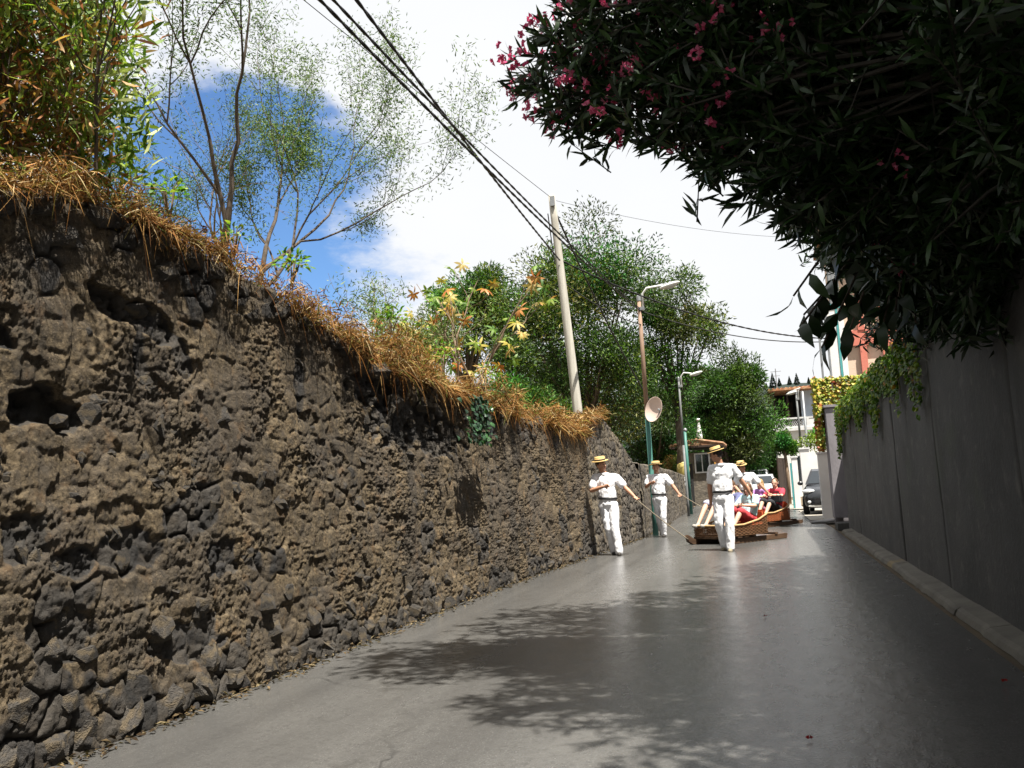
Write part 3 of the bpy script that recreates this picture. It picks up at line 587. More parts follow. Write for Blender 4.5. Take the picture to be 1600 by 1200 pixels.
MB().lathe([(.001, 0), (.1, .008), (.2, .03), (.3, .075), (.31, .08), (.305, .07), (.2, .015), (.1, -.012), (.001, -.02)], 28, (.12, -.05, 0), Md).build('reflector', mat('dish_beige', (.62, .47, .4), (.52, .4, .34), 3, .6), dsh, True)
MB().tube([(-.1, .12, 0), (.1, 0, 0)], .02, 6).tube([(.1, -.02, -.25), (.25, -.28, -.03)], .012, 5).build('bracket', m_metal, dsh); MB().tube([Vector((.25, -.28, -.03)), Vector((.2, -.2, 0))], .025, 8).build('receiver', m_metal, dsh)

def cable(lab, a, b_, sag, r=.014, twist=False):
    a, b_ = Vector(a), Vector(b_); n = 60; pts = []
    for i in range(n + 1):
        q = i / n; pts.append(a.lerp(b_, q) - Vector((0, 0, 4 * sag * q * (1 - q))))
    mb = MB()
    if twist:
        ln = (b_ - a).length; m_ = int(ln / .09)
        for s_ in (0, PI):
            P = []
            for i in range(m_ + 1):
                q = i / m_; c_ = a.lerp(b_, q) - Vector((0, 0, 4 * sag * q * (1 - q))); an_ = q * ln / .55 * 2 * PI + s_
                P.append(c_ + Vector((math.cos(an_), 0, math.sin(an_))) * r * .45)
            mb.tube(P, r * .85, 5)
    else: mb.tube(pts, r, 5)
    return tag(mb.build('overhead_cable', m_black, None, True), lab, 'cable', 'overhead cables')
LT = Vector((-2.74, 21.6, 5.5)); PT = Vector((-3.77, 17, 7.1))
def thru(A, u, v, y0, sag, yb=-14):     # far end (behind the photographer) of a cable that passes a measured point
    A = Vector(A); P_ = at(u, v, y0); q = (y0 - A.y) / (yb - A.y); B = A + (P_ - A) / q; B.z += 4 * sag * (1 - q); return B
cable('lowest of the thick cables from the lamp post to the top left', LT + Vector((0, 0, .0)), thru(LT, 500, 0, 6.2, .6), .6, .014, True)
cable('middle thick cable from the lamp post to the top left', LT + Vector((0, 0, .05)), thru(LT + Vector((0, 0, .05)), 521, 0, 6.2, .58), .58, .012, True)
cable('upper thick cable from the leaning pole to the top left', (-3.66, 16.9, 5.75), thru((-3.66, 16.9, 5.75), 557, 0, 6.4, .35), .35, .014, True)
cable('thin wire from the very top of the leaning pole to upper left', PT + Vector((0, 0, -.02)), thru(PT, 477, 0, 9.4, .3), .3, .006)
cable('thin wire from the leaning pole top across to the right', PT + Vector((0, 0, -.05)), (2.4, 24.3, 7.4), .25, .004)
cable('black cable from the leaning pole across the street to the right house', (-3.62, 17, 5.75), (2.2, 24.45, 4.75), .42, .016, True)
cable('black cable from the lamp post across the street to the right house', LT, (2.2, 24.44, 4.7), .3, .013)
cable('black cable dropping from the leaning pole top behind the lamp post', PT + Vector((.05, 0, -.3)), (-2.95, 26, 3.2), .25, .02)
cable('short slack cable between leaning pole and lamp post', (-3.66, 17, 5.35), LT + Vector((0, 0, -.35)), .12, .013)

# ------------------------------------------------------------------ vegetation
m_leaf = leafmat('leaf', .35); m_leafdk = leafmat('glossy_dark_leaf', .1, .4, .35); m_dry = leafmat('dry_leaf', .25, .8, .1, (1, .8, .5))
m_bark = mat('bark', (.13, .1, .075), (.06, .047, .036), 8, .95, .008, 25, stretch=(1, 1, .25)); m_barkp = mat('pale_bark', (.3, .22, .15), (.17, .12, .085), 8, .95, .005, 25, stretch=(1, 1, .3))

def blades(name, C, D, Ln, Wd, cols, droop, m, parent=None):
    n = len(C); D = unit(D); Ln = Ln[:, None]; Wd = Wd[:, None]; Sd = unit(np.cross(D, rdir(n))); dr = np.stack([0 * Ln[:, 0], 0 * Ln[:, 0], -droop * Ln[:, 0]], 1)
    P = [C - Sd * Wd * .5, C + Sd * Wd * .5, C + D * Ln * .5 + dr * .25 - Sd * Wd * .4, C + D * Ln * .5 + dr * .25 + Sd * Wd * .4, C + D * Ln + dr]
    V = np.stack(P, 1).reshape(-1, 3); b = np.arange(n)[:, None] * 5
    F = np.concatenate([b + np.array([[0, 1, 2]]), b + np.array([[1, 3, 2]]), b + np.array([[2, 3, 4]])])
    return arr_mesh(name, V, F, m, parent, cols=np.repeat(cols, 5, 0))
# dry grass spilling over the wall top
n = 88000; y = 2.4 + 15.6 * rng.random(n) ** 1.25; tuft = fbm(np.stack([y * 2.3, 0 * y, 0 * y], 1), 3, 40); dx = rng.random(n) ** 1.6 * 1.3 - .08
x = wx(y) - .08 - dx; tuft2 = fbm(np.stack([x * 3, y * 3, 0 * y], 1), 3, 41)
k_ = tuft2 + .35 * tuft + .06 * rng.normal(size=n) > .61; x, y, dx, tuft, tuft2 = x[k_], y[k_], dx[k_], tuft[k_], tuft2[k_]; n = len(x)
z = np.where(dx < .25, np.where(y < 16.2, wtop(y), stop(y)) + .03, bankz(x, y) + .06) + .14 * (tuft - .3) * rng.random(n)
D = np.stack([.15 + .3 * (dx < .3) + rng.normal(scale=.7, size=n), rng.normal(scale=.7, size=n), .6 + .5 * rng.normal(size=n)], 1)
big_ = np.interp(y, [2, 7, 8, 14, 17], [.62, .7, 1.1, 1.2, .9]); iso = rng.random(n) < .6; D[iso] = rdir(int(iso.sum())); hm = np.clip((fbm(np.stack([y * 1.5, x * 1.5, 0 * y], 1), 3, 43) - .33) * 3.2, .05, 1.3); z = z - .04 + iso * rng.random(n) ** 1.3 * .3 * big_ * hm; x = x + .08 * hm * iso * (dx < .2)
g = blades('dry_grass', np.stack([x, y, z], 1), D, (.05 + .2 * rng.random(n) ** 1.5) * big_ * (.5 + 1.0 * tuft2), np.interp(y, [2, 16], [.0046, .012]) * (.6 + .8 * rng.random(n)),
           pal(n, ['a87c48', 'c09a62', '80582f', 'd6bc8c', '5f4124', '8f8240', '9a683a', '6c7434'], [5, 5, 4, 3, 4, 2, 3, 1.5]) * (.55 + .9 * fbm(np.stack([x * 2.5, y * 2.5, 0 * y], 1), 3, 47))[:, None] * np.array([1, 1.02, 1.05]), .1 + .5 * rng.random(n), m_dry)
tag(g, 'dry orange grass spilling over the top of the rubble wall', 'grass', kind='stuff')
n = 150; y = 2.8 + 13 * rng.random(n); z = np.where(y < 16.2, wtop(y), 2.3)    # long hanging stems
g = blades('hanging_straw', np.stack([wx(y) + .0, y, z + .02], 1), np.stack([.25 + .2 * rng.random(n), .5 * rng.normal(size=n), -.2 + .3 * rng.normal(size=n)], 1), .12 + .35 * rng.random(n) ** 2, np.full(n, .005), pal(n, ['a8743c', 'c49a60', '704a28']), .9 + .4 * rng.random(n), m_dry)
tag(g, 'thin straw stems hanging down the face of the rubble wall', 'straw', kind='stuff')
n = 16000; y = 2.4 + 14 * rng.random(n) ** 1.3; dx = rng.random(n) ** 1.4 * .9 - .06; x = wx(y) - .1 - dx
g = leaves('dead_leaf_mat', np.stack([x, y, np.where(dx < .3, wtop(y) + .02, bankz(x, y)) + .16 * rng.random(n)], 1), rdir(n), .03 + .04 * rng.random(n), .012, pal(n, ['7a4f2a', '9a6a3a', '5a3c22', 'b08a58', '7c7a38', '5f7a30']), m_dry)
tag(g, 'matted dead leaves tangled in the dry grass on the wall', 'dead leaves', kind='stuff')
# low green weeds along the top, each plant on its own
def weed(u, v, x, r, nl, ll, cs, lab, name='weed', cat='weed', gp='weeds on the rubble wall top'):
    y_, z_ = onwall(u, v, x); e = empty(name, (x, y_, z_), 0, lab, cat, gp); q = rdir(nl); q[:, 2] = np.abs(q[:, 2]) * 1.1 - .25
    leaves('foliage', q * r * (rng.random((nl, 1)) ** .5), q + rng.normal(scale=.5, size=(nl, 3)), ll * (.6 + .7 * rng.random(nl)), ll * .45, pal(nl, cs), m_leaf, e, six=True, up=(0, 0, 1))
    mb = MB()
    for k in range(7): d_ = Vector(rdir(1)[0]) * r * .8; d_.z = abs(d_.z); mb.tube([(0, 0, -.18), d_ * .5, d_], [.005, .004, .002], 4)
    mb.build('stem', m_barkp, e)['kind'] = 'stuff'
GR = ['6a9a2c', '8ab23c', '4c7a24', 'a8b850']
weed(455, 415, -3.6, .16, 90, .06, GR, 'leafy green weed in the dry grass below the small tree')
weed(265, 305, -3.65, .14, 60, .06, GR, 'small green weed at the foot of the dark trunk')
weed(365, 368, -3.6, .12, 50, .05, GR, 'little green weed left of the pale slim trunk')
weed(610, 500, -3.75, .2, 110, .06, GR, 'green weed under the yellowish bush')
weed(690, 560, -3.7, .25, 130, .06, GR, 'bright green weed in the thick dry grass below the castor plant')
weed(760, 590, -3.6, .22, 120, .06, GR, 'green weed trailing over the wall right of the ivy')
iv = empty('ivy', (-3.3, 9.9, 2.2), 0, 'dark green ivy hanging from the wall top below the dry grass', 'ivy')
n = 240; q = np.stack([.06 + .05 * rng.random(n), .22 * rng.normal(size=n), -.55 * rng.random(n) ** 1.2 + .15], 1)
leaves('foliage', q + np.array([-.02, 0, 0]), np.stack([.6 + 0 * q[:, 0], .5 * rng.normal(size=n), -.6 + .4 * rng.normal(size=n)], 1), .075, .065, pal(n, ['28482a', '365e30', '203c26']), m_leafdk, iv, six=True, up=(1, 0, .4))
MB().tube([(-.05, 0, .2), (.06, .03, -.1), (.05, -.05, -.4)], .006, 4).build('stem', m_bark, iv)

# long-leaved shrub at the upper left
def shrub(lab, bases, hgt, nl, ll, lw, cs, w, seedy, name='tall_shrub', depth=2, spread=.5, lean=(0, 0)):
    e = empty(name, bases[0], 0, lab, 'shrub'); mb = MB(); tips = []; mid = []; P = dict(kids=3, ang=.55, lr=.62, thin=.55, wob=.1, trop=.06, ns=4, middepth=2)
    for b_ in bases:
        d = Vector((rng.normal() * spread + lean[0], rng.normal() * spread + lean[1], 1.6)); grow(mb, Vector(b_) - Vector(bases[0]), d, hgt * (.7 + .6 * rng.random()), .013, depth, P, tips, mid)
    mb.build('stem', m_bark, e); pts = tips + mid; C = []; D = []
    for p_, d_ in pts:
        c_ = np.array(p_) + rng.normal(scale=.1, size=(nl, 3)); C.append(c_); D.append(rdir(nl) + np.array(d_) * .7)
    C = np.concatenate(C); D = np.concatenate(D); n = len(C)
    hue = fbm(C * .9 + 5, 3, seedy) + np.interp(np.array(bases[0])[1] + C[:, 1], [3.0, 4.2], [.1, -.08])
    cols = pal(n, cs[0]); alt = pal(n, cs[1]); pick = (hue + .12 * rng.normal(size=n) > .60)[:, None]
    leaves('foliage', C, D, ll * (.6 + .7 * rng.random(n)), lw * (.7 + .6 * rng.random(n)), np.where(pick, alt, cols), m_leaf, e, six=True); return e
shrub('tall shrub of long yellow green and rusty leaves at the upper left', [(-4.2 + .35 * rng.normal(), yy_, 2.75) for yy_ in np.linspace(2.5, 4.6, 18)], 1.2, 11, .115, .02,
      (['88a840', 'a8bc58', '608030', 'c0c878', '4c6a24', 'ccd494'], ['a86c3c', '8a5630', 'c08850', '96803c', 'd0a068']), None, 50, spread=.3, lean=(.1, 0))
shrub('rust coloured dying shrub at the left edge above the wall', [(-3.95 + .15 * rng.normal(), yy_, 2.8) for yy_ in np.linspace(2.5, 4.1, 12)], .6, 14, .08, .016,
      (['a87040', '8a5c34', 'c09860', '6a7a30', '8a9a44'], ['a8683c', '98582c', '7a4828']), None, 52, spread=.35)

def leafmass(e, boxes, cs, ll, lw, seedy, thr):
    o_ = np.array(e.location); C = []
    for c_, r_, n_ in boxes: q = rdir(n_) * rng.random((n_, 1)) ** .45; C.append(np.array(c_) + q * np.array(r_) - o_)
    C = np.concatenate(C); n = len(C); pick = (fbm(C * 1.1 + 5, 3, seedy) + .1 * rng.normal(size=n) + np.interp(C[:, 1] + o_[1], [3.0, 4.2], [.1, -.1]) > thr)[:, None]
    leaves('foliage', C, rdir(n) + np.array([.3, 0, .5]), ll * (.6 + .7 * rng.random(n)), lw * (.7 + .6 * rng.random(n)), np.where(pick, pal(n, cs[1]), pal(n, cs[0])), m_leaf, e, six=True)
leafmass(bpy.data.objects['tall_shrub'], [((-4.25, 3.5, 4.4), (.6, .9, 1.0), 2300), ((-4.2, 4.5, 4.25), (.5, .65, 1.0), 2300), ((-4.2, 4.0, 5.3), (.6, .9, .8), 2000), ((-4.1, 4.6, 3.6), (.4, .5, .5), 700)], (['98b04c', 'b0c468', '6c8c34', 'd0d894', '547428'], ['b07848', '96683a', 'c0a068', '9a9a48']), .115, .024, 61, .645)
leafmass(bpy.data.objects['tall_shrub.001'], [((-4.0, 3.3, 3.4), (.4, .9, .5), 1900)], (['a87a48', '8a6438', 'c0a070', '8a9440', '6a7a34'], ['b0703c', '7a4c2c', '9a6838']), .075, .016, 62, .5)
def tree(name, lab, base, d0, ln, r, depth, P, nl, ll, lw, cs, w, sc, m_b=None, lm=None, midleaf=True, six=False, cat='tree', skip=0, gp=None):
    e = empty(name, base, 0, lab, cat, gp); mb = MB(); tips = []; mid = []
    for dd_, l_, r_, off in d0: grow(mb, Vector(off), dd_, ln * l_, r * r_, depth, P, tips, mid)
    mb.build('trunk', m_b or m_bark, e, True); C = []; D = []
    for p_, d_ in tips + (mid if midleaf else []):
        if rng.random() < skip: continue
        C.append(np.array(p_) + rng.normal(scale=sc, size=(nl, 3))); D.append(rdir(nl) + np.array(d_) * .5 + np.array([0, 0, -.2]))
    C = np.concatenate(C); D = np.concatenate(D); n = len(C)
    leaves('crown', C, D, ll * (.6 + .8 * rng.random(n)), lw * (.7 + .6 * rng.random(n)), pal(n, cs, w), lm or m_leaf, e, six=six); return e
AC = ['5a7a34', '6f8a44', '48622c', '86985a']
PA = dict(kids=2, ang=.55, lr=.74, thin=.6, wob=.12, trop=.09, ns=5, middepth=2)
g_ = lambda x, y: float(bankz(np.array([x]), np.array([y]))[0])
tree('acacia_tree', 'slender dark trunked tree with feathery open crown above the wall', (-5.6, 7.9, g_(-5.6, 7.9)), [((.05, .05, 1), 1, 1, (0, 0, 0)), ((.28, .3, 1), .95, .8, (.12, .25, 0))], 1.85, .055, 5, PA, 34, .055, .013, AC, None, .1, skip=.04)
tree('bare_tree', 'slim pale trunked tree with nearly bare twigs against the blue', (-5.5, 9.3, g_(-5.5, 9.3)), [((.12, .2, 1), 1, 1, (0, 0, 0))], 1.15, .05, 5, dict(PA, trop=.03, ang=.7), 11, .045, .01, AC, None, .06, m_barkp, skip=.3)
tree('young_tree', 'small leafy tree low beside the bare tree', (-6.3, 13.2, g_(-6.3, 13.2)), [((.1, 0, 1), 1, 1, (0, 0, 0)), ((.5, .3, .8), .9, .7, (0, 0, 0))], 1.05, .05, 4, dict(PA, trop=.02, ang=.7), 15, .075, .017, AC + ['9aa860'], None, .1, m_barkp, skip=.1)
tree('feathery_tree', 'dim feathery tree behind the slender dark trunk', (-8.6, 10.2, g_(-8.6, 10.2)), [((.1, .1, 1), 1, 1, (0, 0, 0)), ((-.4, .3, .9), .9, .7, (0, 0, 0)), ((.5, .2, .9), .8, .7, (0, 0, 0))], 1.35, .06, 4, PA, 22, .075, .014, ['3f5a2a', '4e6a34', '5f7a40'], None, .1, skip=.1)
# castor plant with palmate leaves
cp = empty('castor_plant', (-4.6, 13.0, g_(-4.6, 13)), 0, 'castor plant with yellow and orange star shaped leaves on the wall top', 'plant'); mb = MB(); tips = []; mid = []
for d_ in ((.1, .1, 1), (-.35, .2, 1), (.45, .3, .9)): grow(mb, (0, 0, 0), d_, 1.3, .03, 2, dict(kids=3, ang=.6, lr=.6, thin=.6, wob=.1, trop=.05, ns=4, middepth=2), tips, mid)
mb.build('stem', m_barkp, cp)
cs_ = [['b8a84c', 'c8b868'], ['c87a3c', 'd8985c'], ['6a8a30', '8aa03c'], ['d0b878', 'b89048'], ['527a2a', '74963a']]
for i, (p_, d_) in enumerate(tips + mid[::2]):
    c0 = np.array(p_) + rng.normal(scale=.1, size=3); f_ = unit(np.array([[.4, -.5, .3]]) + rng.normal(scale=.6, size=(1, 3)))[0]; a_ = unit(np.cross(f_, rdir(1)))[0]; b_ = np.cross(f_, a_); th = np.linspace(0, 2 * PI, 8)[:7]
    Dd = np.cos(th)[:, None] * a_ + np.sin(th)[:, None] * b_ + np.array([0, 0, -.35])
    if i < 170: leaves('leaf', np.repeat(c0[None], 7, 0), Dd, .17 * (.6 + .5 * rng.random()), .045, pal(7, cs_[int(rng.integers(5))], None, .1), m_leaf, cp, six=True, up=f_)
# yellowish bushes beside it
def bush(lab, c, rad, nper, ll, lw, cs, w=None, name='bush', k=9):
    e = empty(name, c, 0, lab, 'bush'); mb = MB(); cents = []
    for i in range(k): q = rdir(1)[0]; q[2] = abs(q[2]); cents.append(q * np.array(rad) * .65 * (.5 + .5 * rng.random())); mb.tube([(0, 0, -rad[2] * .6), Vector(cents[-1]) * .5, cents[-1]], [.025, .015, .008], 5)
    mb.build('stem', m_bark, e); clump_crown('foliage', cents, [np.array(rad) * .45] * k, [nper] * k, ll, lw, cs, w, m_leaf, e); return e
YB = ['8a8a38', 'a89848', '6a7a2c', 'b08848', '57702a']
bush('yellowish bush in the dry grass left of the castor plant', (-4.6, 11.0, g_(-4.6, 11) + .55), (.7, .9, .7), 420, .07, .02, YB)
bush('brownish weedy bush above the low grass under the young tree', (-4.5, 8.9, g_(-4.5, 8.9) + .3), (.5, .9, .45), 330, .06, .018, YB + ['b87a40'])
bush('bright green bush behind the dry grass left of the leaning pole', (-5.2, 18.0, g_(-5.2, 18) + .6), (1.2, 1.3, 1.0), 520, .1, .035, ['4c7a2c', '5f8f38', '3a6024'])

# big trees up the street
bush('pale green bush on the low wall before the hut', (-4.3, 43.0, 1.9), (.8, .9, .8), 380, .12, .045, ['8a9a4c', 'a8a85c', '6a7c38'])
def big_tree(lab, x, y, rx, rz, zc, ncl, cs, nl=620, ll=.19, lw=.06, base=None, dense=.34, name='broad_tree'):
    zb = g_(x, y) if base is None else base; e = empty(name, (x, y, zb), 0, lab, 'tree', 'big trees up the street'); mb = MB(); cents = []; rad = []
    for i in range(ncl):
        q = rdir(1)[0]; q = q * (.45 + .5 * rng.random()) ; c_ = np.array([q[0] * rx, q[1] * rx * .8, q[2] * rz + zc - zb]); cents.append(c_); s_ = dense * (.65 + .7 * rng.random()); rad.append(np.array([rx, rx, rz * .8]) * s_)
    fork = Vector((.1, 0, max(1.0, (zc - zb - rz) * .9 + .6))); mb.tube([(0, 0, -.3), fork * .5 + Vector((.08, 0, 0)), fork], [.05 * rx + .1, .04 * rx + .08, .035 * rx + .06], 8)
    for c_ in cents[:max(10, ncl // 2)]: v_ = Vector(c_); mb.tube([fork, fork.lerp(v_, .5) + Vector((0, 0, -.15 * rz * .4)), v_], [.03 * rx + .03, .05, .02], 5)
    mb.build('trunk', m_bark, e, True); clump_crown('crown', cents, rad, [int(nl * 1.3)] * ncl, ll, lw, cs, None, m_leaf, e, .45)
BG = ['4c6a26', '5f7c30', '3c561f', '7a8e44', '2e461a']; DG = ['3a5824', '48682c', '2c441c', '587836']
big_tree('tall airy tree with the highest crown behind the leaning pole', -7.6, 38, 4.0, 4.9, 8.2, 46, BG, 720)
big_tree('lighter tree at the left end of the tree belt', -12.6, 37, 2.8, 3.0, 8.8, 24, BG + ['7a8f3c'], 520)
big_tree('tree with open layered crown above the first street lamp', -3.9, 41, 2.5, 3.4, 7.8, 28, BG, 430, dense=.3)
big_tree('shorter tree behind the satellite dish', -6.2, 51, 3.0, 3.0, 5.0, 28, DG, 620)
big_tree('rounded dark tree beside the balcony house', -2.6, 58, 3.1, 3.9, 5.4, 40, DG + ['50742c'], 720, .24, .08)
big_tree('dark tree filling the end of the street', -5.2, 66, 4.2, 4.6, 4.4, 40, DG, 700, .26, .09)
big_tree('low dark tree behind the silver cars', -.9, 78, 3.6, 3.0, 3.2, 26, DG, 640, .26, .09, base=0)
big_tree('deep green tree at the back of the bank', -10.5, 47, 4.0, 4.0, 5.5, 32, DG, 640)
big_tree('dense tree between pole and bank edge', -8.2, 31, 2.2, 2.4, 4.2, 22, BG + DG, 560, .2, .07)
bush('small green tree crown over the white yard wall', (2.7, 41, 2.75), (1.4, 1.0, .9), 520, .13, .06, ['6a9a34', '7fae40', '4f7a26'], name='citrus_tree')
ct = bush('leafy small tree by the wooden gate', (.75, 43.5, 2.6), (.75, .7, .85), 480, .12, .05, ['4a7a2c', '5c8c36', '36601f'], name='street_tree')
MB().tube([(0, 0, -2.6), (.05, 0, -1.2), (0, 0, 0)], [.12, .09, .06], 8).build('trunk', m_barkp, ct, True)
# far ridge with conifers
rx_ = np.linspace(-160, 200, 60); V = []; F = []
for i, x in enumerate(rx_):
    h = 29 + 5 * vnoise(np.array([[x * .03, 0, 0]]), 9)[0] + 2 * vnoise(np.array([[x * .12, 0, 0]]), 10)[0]
    V += [(x, 280, -1), (x, 330, h), (x, 420, h - 6), (x, 520, -1)]
    if i: F += [((i - 1) * 4 + k, i * 4 + k, i * 4 + k + 1, (i - 1) * 4 + k + 1) for k in range(3)]
hill = arr_mesh('hill', V, F, mat('wooded_hill', (.02, .03, .024), (.013, .02, .018), .12, .95), smooth=True); tag(hill, kind='structure')
for k, x in enumerate((-9, -5.5, 1.5, 3.8, 6, 9.5, 12, 16)):
    h = 29 + 5 * vnoise(np.array([[x * .03, 0, 0]]), 9)[0] + 2 * vnoise(np.array([[x * .12, 0, 0]]), 10)[0]; ht = (3.4, 2.2, 2.6, 5.5, 3.0, 3.2, 4.2, 2.6)[k]
    e = empty('conifer', (x, 330, h - .6), 0, 'pointed conifer on the far ridge, number %s from the left' % ('one two three four five six seven eight'.split()[k]), 'tree', 'conifers on the far ridge')
    MB().tube([(0, 0, 0), (0, 0, ht)], [.15, .03], 5).build('trunk', m_bark, e); n = 500; t_ = rng.random(n); a_ = rng.random(n) * 2 * PI; r_ = (1 - t_) * ht * .26
    leaves('crown', np.stack([r_ * np.cos(a_) * .4, r_ * np.sin(a_) * .4, t_ * ht], 1), np.stack([np.cos(a_), np.sin(a_), -.3 + 0 * a_], 1), r_ + .1, .25, pal(n, ['24382c', '1c2e26']), m_leaf, e)

# ------------------------------------------------------------------ right side: oleander, big-leaved climber, vine
ol = empty('oleander', (2.5, 6, 2.4), 0, 'large dark oleander with pink flowers overhanging the road from the right', 'oleander'); o0 = Vector((2.5, 6, 2.4))
BL = [((-1.0, 5.5, 3.95), (.52, .5, .45), 85), ((-.5, 5.4, 4.1), (.7, .7, .7), 165), ((.2, 5.3, 3.8), (.8, .9, .85), 200), ((.9, 5.4, 3.45), (.9, 1.0, 1.1), 260), ((.75, 6.0, 3.0), (.55, .6, .5), 110), ((1.3, 6.2, 2.7), (.6, .8, .5), 130), ((-.35, 5.3, 3.5), (.5, .5, .35), 60), ((.25, 5.4, 3.1), (.6, .6, .42), 130), ((-.3, 6.8, 5.2), (1.1, 1.2, .7), 200), ((.6, 8.0, 5.0), (1.0, 1.2, .9), 170), ((1.1, 9.6, 4.6), (.9, 1.2, 1.0), 190), ((1.25, 11.4, 4.5), (.75, 1.0, .95), 170), ((1.2, 3.9, 3.3), (.5, 1.0, .6), 130), ((1.3, .2, 3.8), (.8, 1.4, .9), 140), ((1.7, 12.6, 3.7), (.45, 1.1, 1.0), 130), ((1.8, 10.4, 3.3), (.4, 1.2, .7), 120), ((1.2, -2.4, 4.2), (1.2, 1.6, 1.1), 130), ((.2, -3.5, 5.6), (1.6, 1.8, 1.0), 110), ((.6, 6.6, 4.4), (1.0, 1.0, .8), 170), ((1.4, 6.6, 2.5), (.3, 1.5, .45), 150), ((1.45, 4.4, 2.6), (.28, 1.0, .45), 110), ((1.5, 9.0, 2.8), (.25, 1.2, .4), 100), ((1.0, 7.6, 3.5), (.6, .8, .7), 130), ((1.75, 5.2, 3.6), (1.1, 1.2, 1.2), 240),
      ((-.4, 5.0, 5.4), (1.3, 1.1, .8), 190), ((.9, 4.8, 5.2), (1.4, 1.3, 1.0), 240), ((2.3, 4.6, 4.6), (1.4, 1.5, 1.4), 190), ((.8, 7.0, 4.1), (.9, .9, .9), 170), ((1.4, 8.2, 4.0), (.9, 1.1, 1.3), 220), ((1.9, 3.6, 3.9), (.9, 1.0, 1.2), 190), ((1.6, 10.2, 4.0), (.7, 1.2, 1.2), 170), ((2.3, 7.5, 3.8), (1.0, 2.0, 1.4), 180), ((.9, 6.3, 3.1), (.6, .7, .6), 120), ((1.5, 6.6, 2.9), (.6, 1.0, .6), 120), ((1.5, 2.8, 4.6), (1.0, 1.1, .9), 150), ((.75, 3.7, 5.1), (1.1, .9, .7), 235), ((1.6, 4.3, 5.8), (1.3, 1.4, .8), 150), ((1.5, 1.2, 4.4), (1.3, 1.6, 1.0), 150)]  # unseen clumps overhead and behind the camera are added to darken the shade
mb = MB(); C = []; D = []; ends = []
roots = [Vector((2.2 + .5 * rng.random(), 3.2 + 7 * rng.random(), 2.35)) for _ in range(26)]
for c_, r_, k in BL:
    for i in range(k):
        q = rdir(1)[0] * rng.random() ** .4; p_ = Vector(np.array(c_) + q * np.array(r_)); rt = min(roots, key=lambda a: (a - p_).length * (.8 + .4 * rng.random()))
        if i % 11 == 0:
            md = rt.lerp(p_, .45) + Vector((.1, 0, .5)); 0 if p_.y > 9 else mb.tube([rt - o0, md - o0, rt.lerp(p_, .8) + Vector((0, 0, .22)) - o0, p_ - o0], [.028, .018, .011, .006], 5, cap=False)
        d_ = (p_ - Vector((1.6, 5.6, 3.6))).normalized() * .8 + Vector((-.15, -.1, .1)); d_ = Vector(unit((np.array(d_) + rng.normal(scale=.45, size=3))[None])[0])
        ends.append((p_, d_)); nl = 21; s_ = rng.random((nl, 1)) * .42
        mb.tube([p_ - d_ * .42 - o0, p_ - o0], [.006, .003], 3, cap=False)
        C.append(np.array(p_) - np.array(d_) * s_); D.append(rdir(nl) * 1.0 + np.array(d_) * .85)
mb.build('stem', mat('oleander_bark', (.045, .04, .032), (.025, .022, .018), 8, .9), ol)['kind'] = 'stuff'; C = np.concatenate(C) - np.array(o0); D = np.concatenate(D); n = len(C)
leaves('foliage', C, D, .145 * (.6 + .6 * rng.random(n)), .027 * (.7 + .5 * rng.random(n)), pal(n, ['24391b', '2c451f', '1d3217', '38532a']), m_leafdk, ol, six=True)
m_pink = leafmat('pink_petal', .55, .6, .2, (1, .6, .8)); ei = [i for i, (p_, d_) in enumerate(ends) if (p_.x < .35 and p_.z > 3.2 and 3 < p_.y < 7) or rng.random() < .06]; rng.shuffle(ei); ei = [i for i in ei if ends[i][0].x < -.7][:95] + [i for i in ei if -.7 <= ends[i][0].x and ends[i][0].z < 4.4][:85]
for i in ei[:230]:
    p_, d_ = ends[i]; p_ = p_ + d_ * .03; C = []; D = []; cl = []
    for f in range(int(rng.integers(3, 7))):
        c_ = np.array(p_ - o0) + np.array(d_) * .05 + rng.normal(scale=.035, size=3); ax = unit((np.array(d_) + rng.normal(scale=.8, size=3))[None])[0]; a_ = unit(np.cross(ax, rdir(1)))[0]; b_ = np.cross(ax, a_)
        th = np.arange(5) * 2 * PI / 5; C.append(np.repeat(c_[None], 5, 0)); D.append(np.cos(th)[:, None] * a_ + np.sin(th)[:, None] * b_ + ax * .45)
    C = np.concatenate(C); D = np.concatenate(D); n = len(C); leaves('flower_cluster', C, D, .032, .028, pal(n, ['ff8ab0', 'ffa8c4', 'f06a98', 'ff7aa0'], None, .1), m_pink, ol)['kind'] = 'stuff'
cl_ = empty('climber', (1.3, 7.6, 2.5), 0, 'large leaved climber hanging from the wall at the oleander edge', 'climber'); c0 = Vector((1.3, 7.6, 2.5))
mb = MB()
for k in range(24):
    a_ = Vector((1.5, 7.0 + 1.6 * rng.random(), 3.0 + .5 * rng.random())); e_ = Vector((.25 + .9 * rng.random(), 6.5 + .9 * rng.random(), 2.2 + .75 * rng.random())); m2 = a_.lerp(e_, .5) + Vector((-.05, 0, .3)); mb.tube([a_ - c0, m2 - c0, e_ - c0], [.02, .014, .008], 5)
    for j in range(12):
        q = .35 + .65 * j / 11; p_ = (a_.lerp(m2, q * 2) if q < .5 else m2.lerp(e_, q * 2 - 1)) - c0
        leaves('leaf', np.array(p_)[None], unit(rng.normal(size=(1, 3)) * .45 + np.array([[-.25, -.05, -.8]])), .21 + .09 * rng.random(), .1, pal(1, ['253c1c', '2e4a20']), m_leafdk, cl_, six=True, droop=.2)
mb.build('stem', m_bark, cl_)['kind'] = 'stuff'
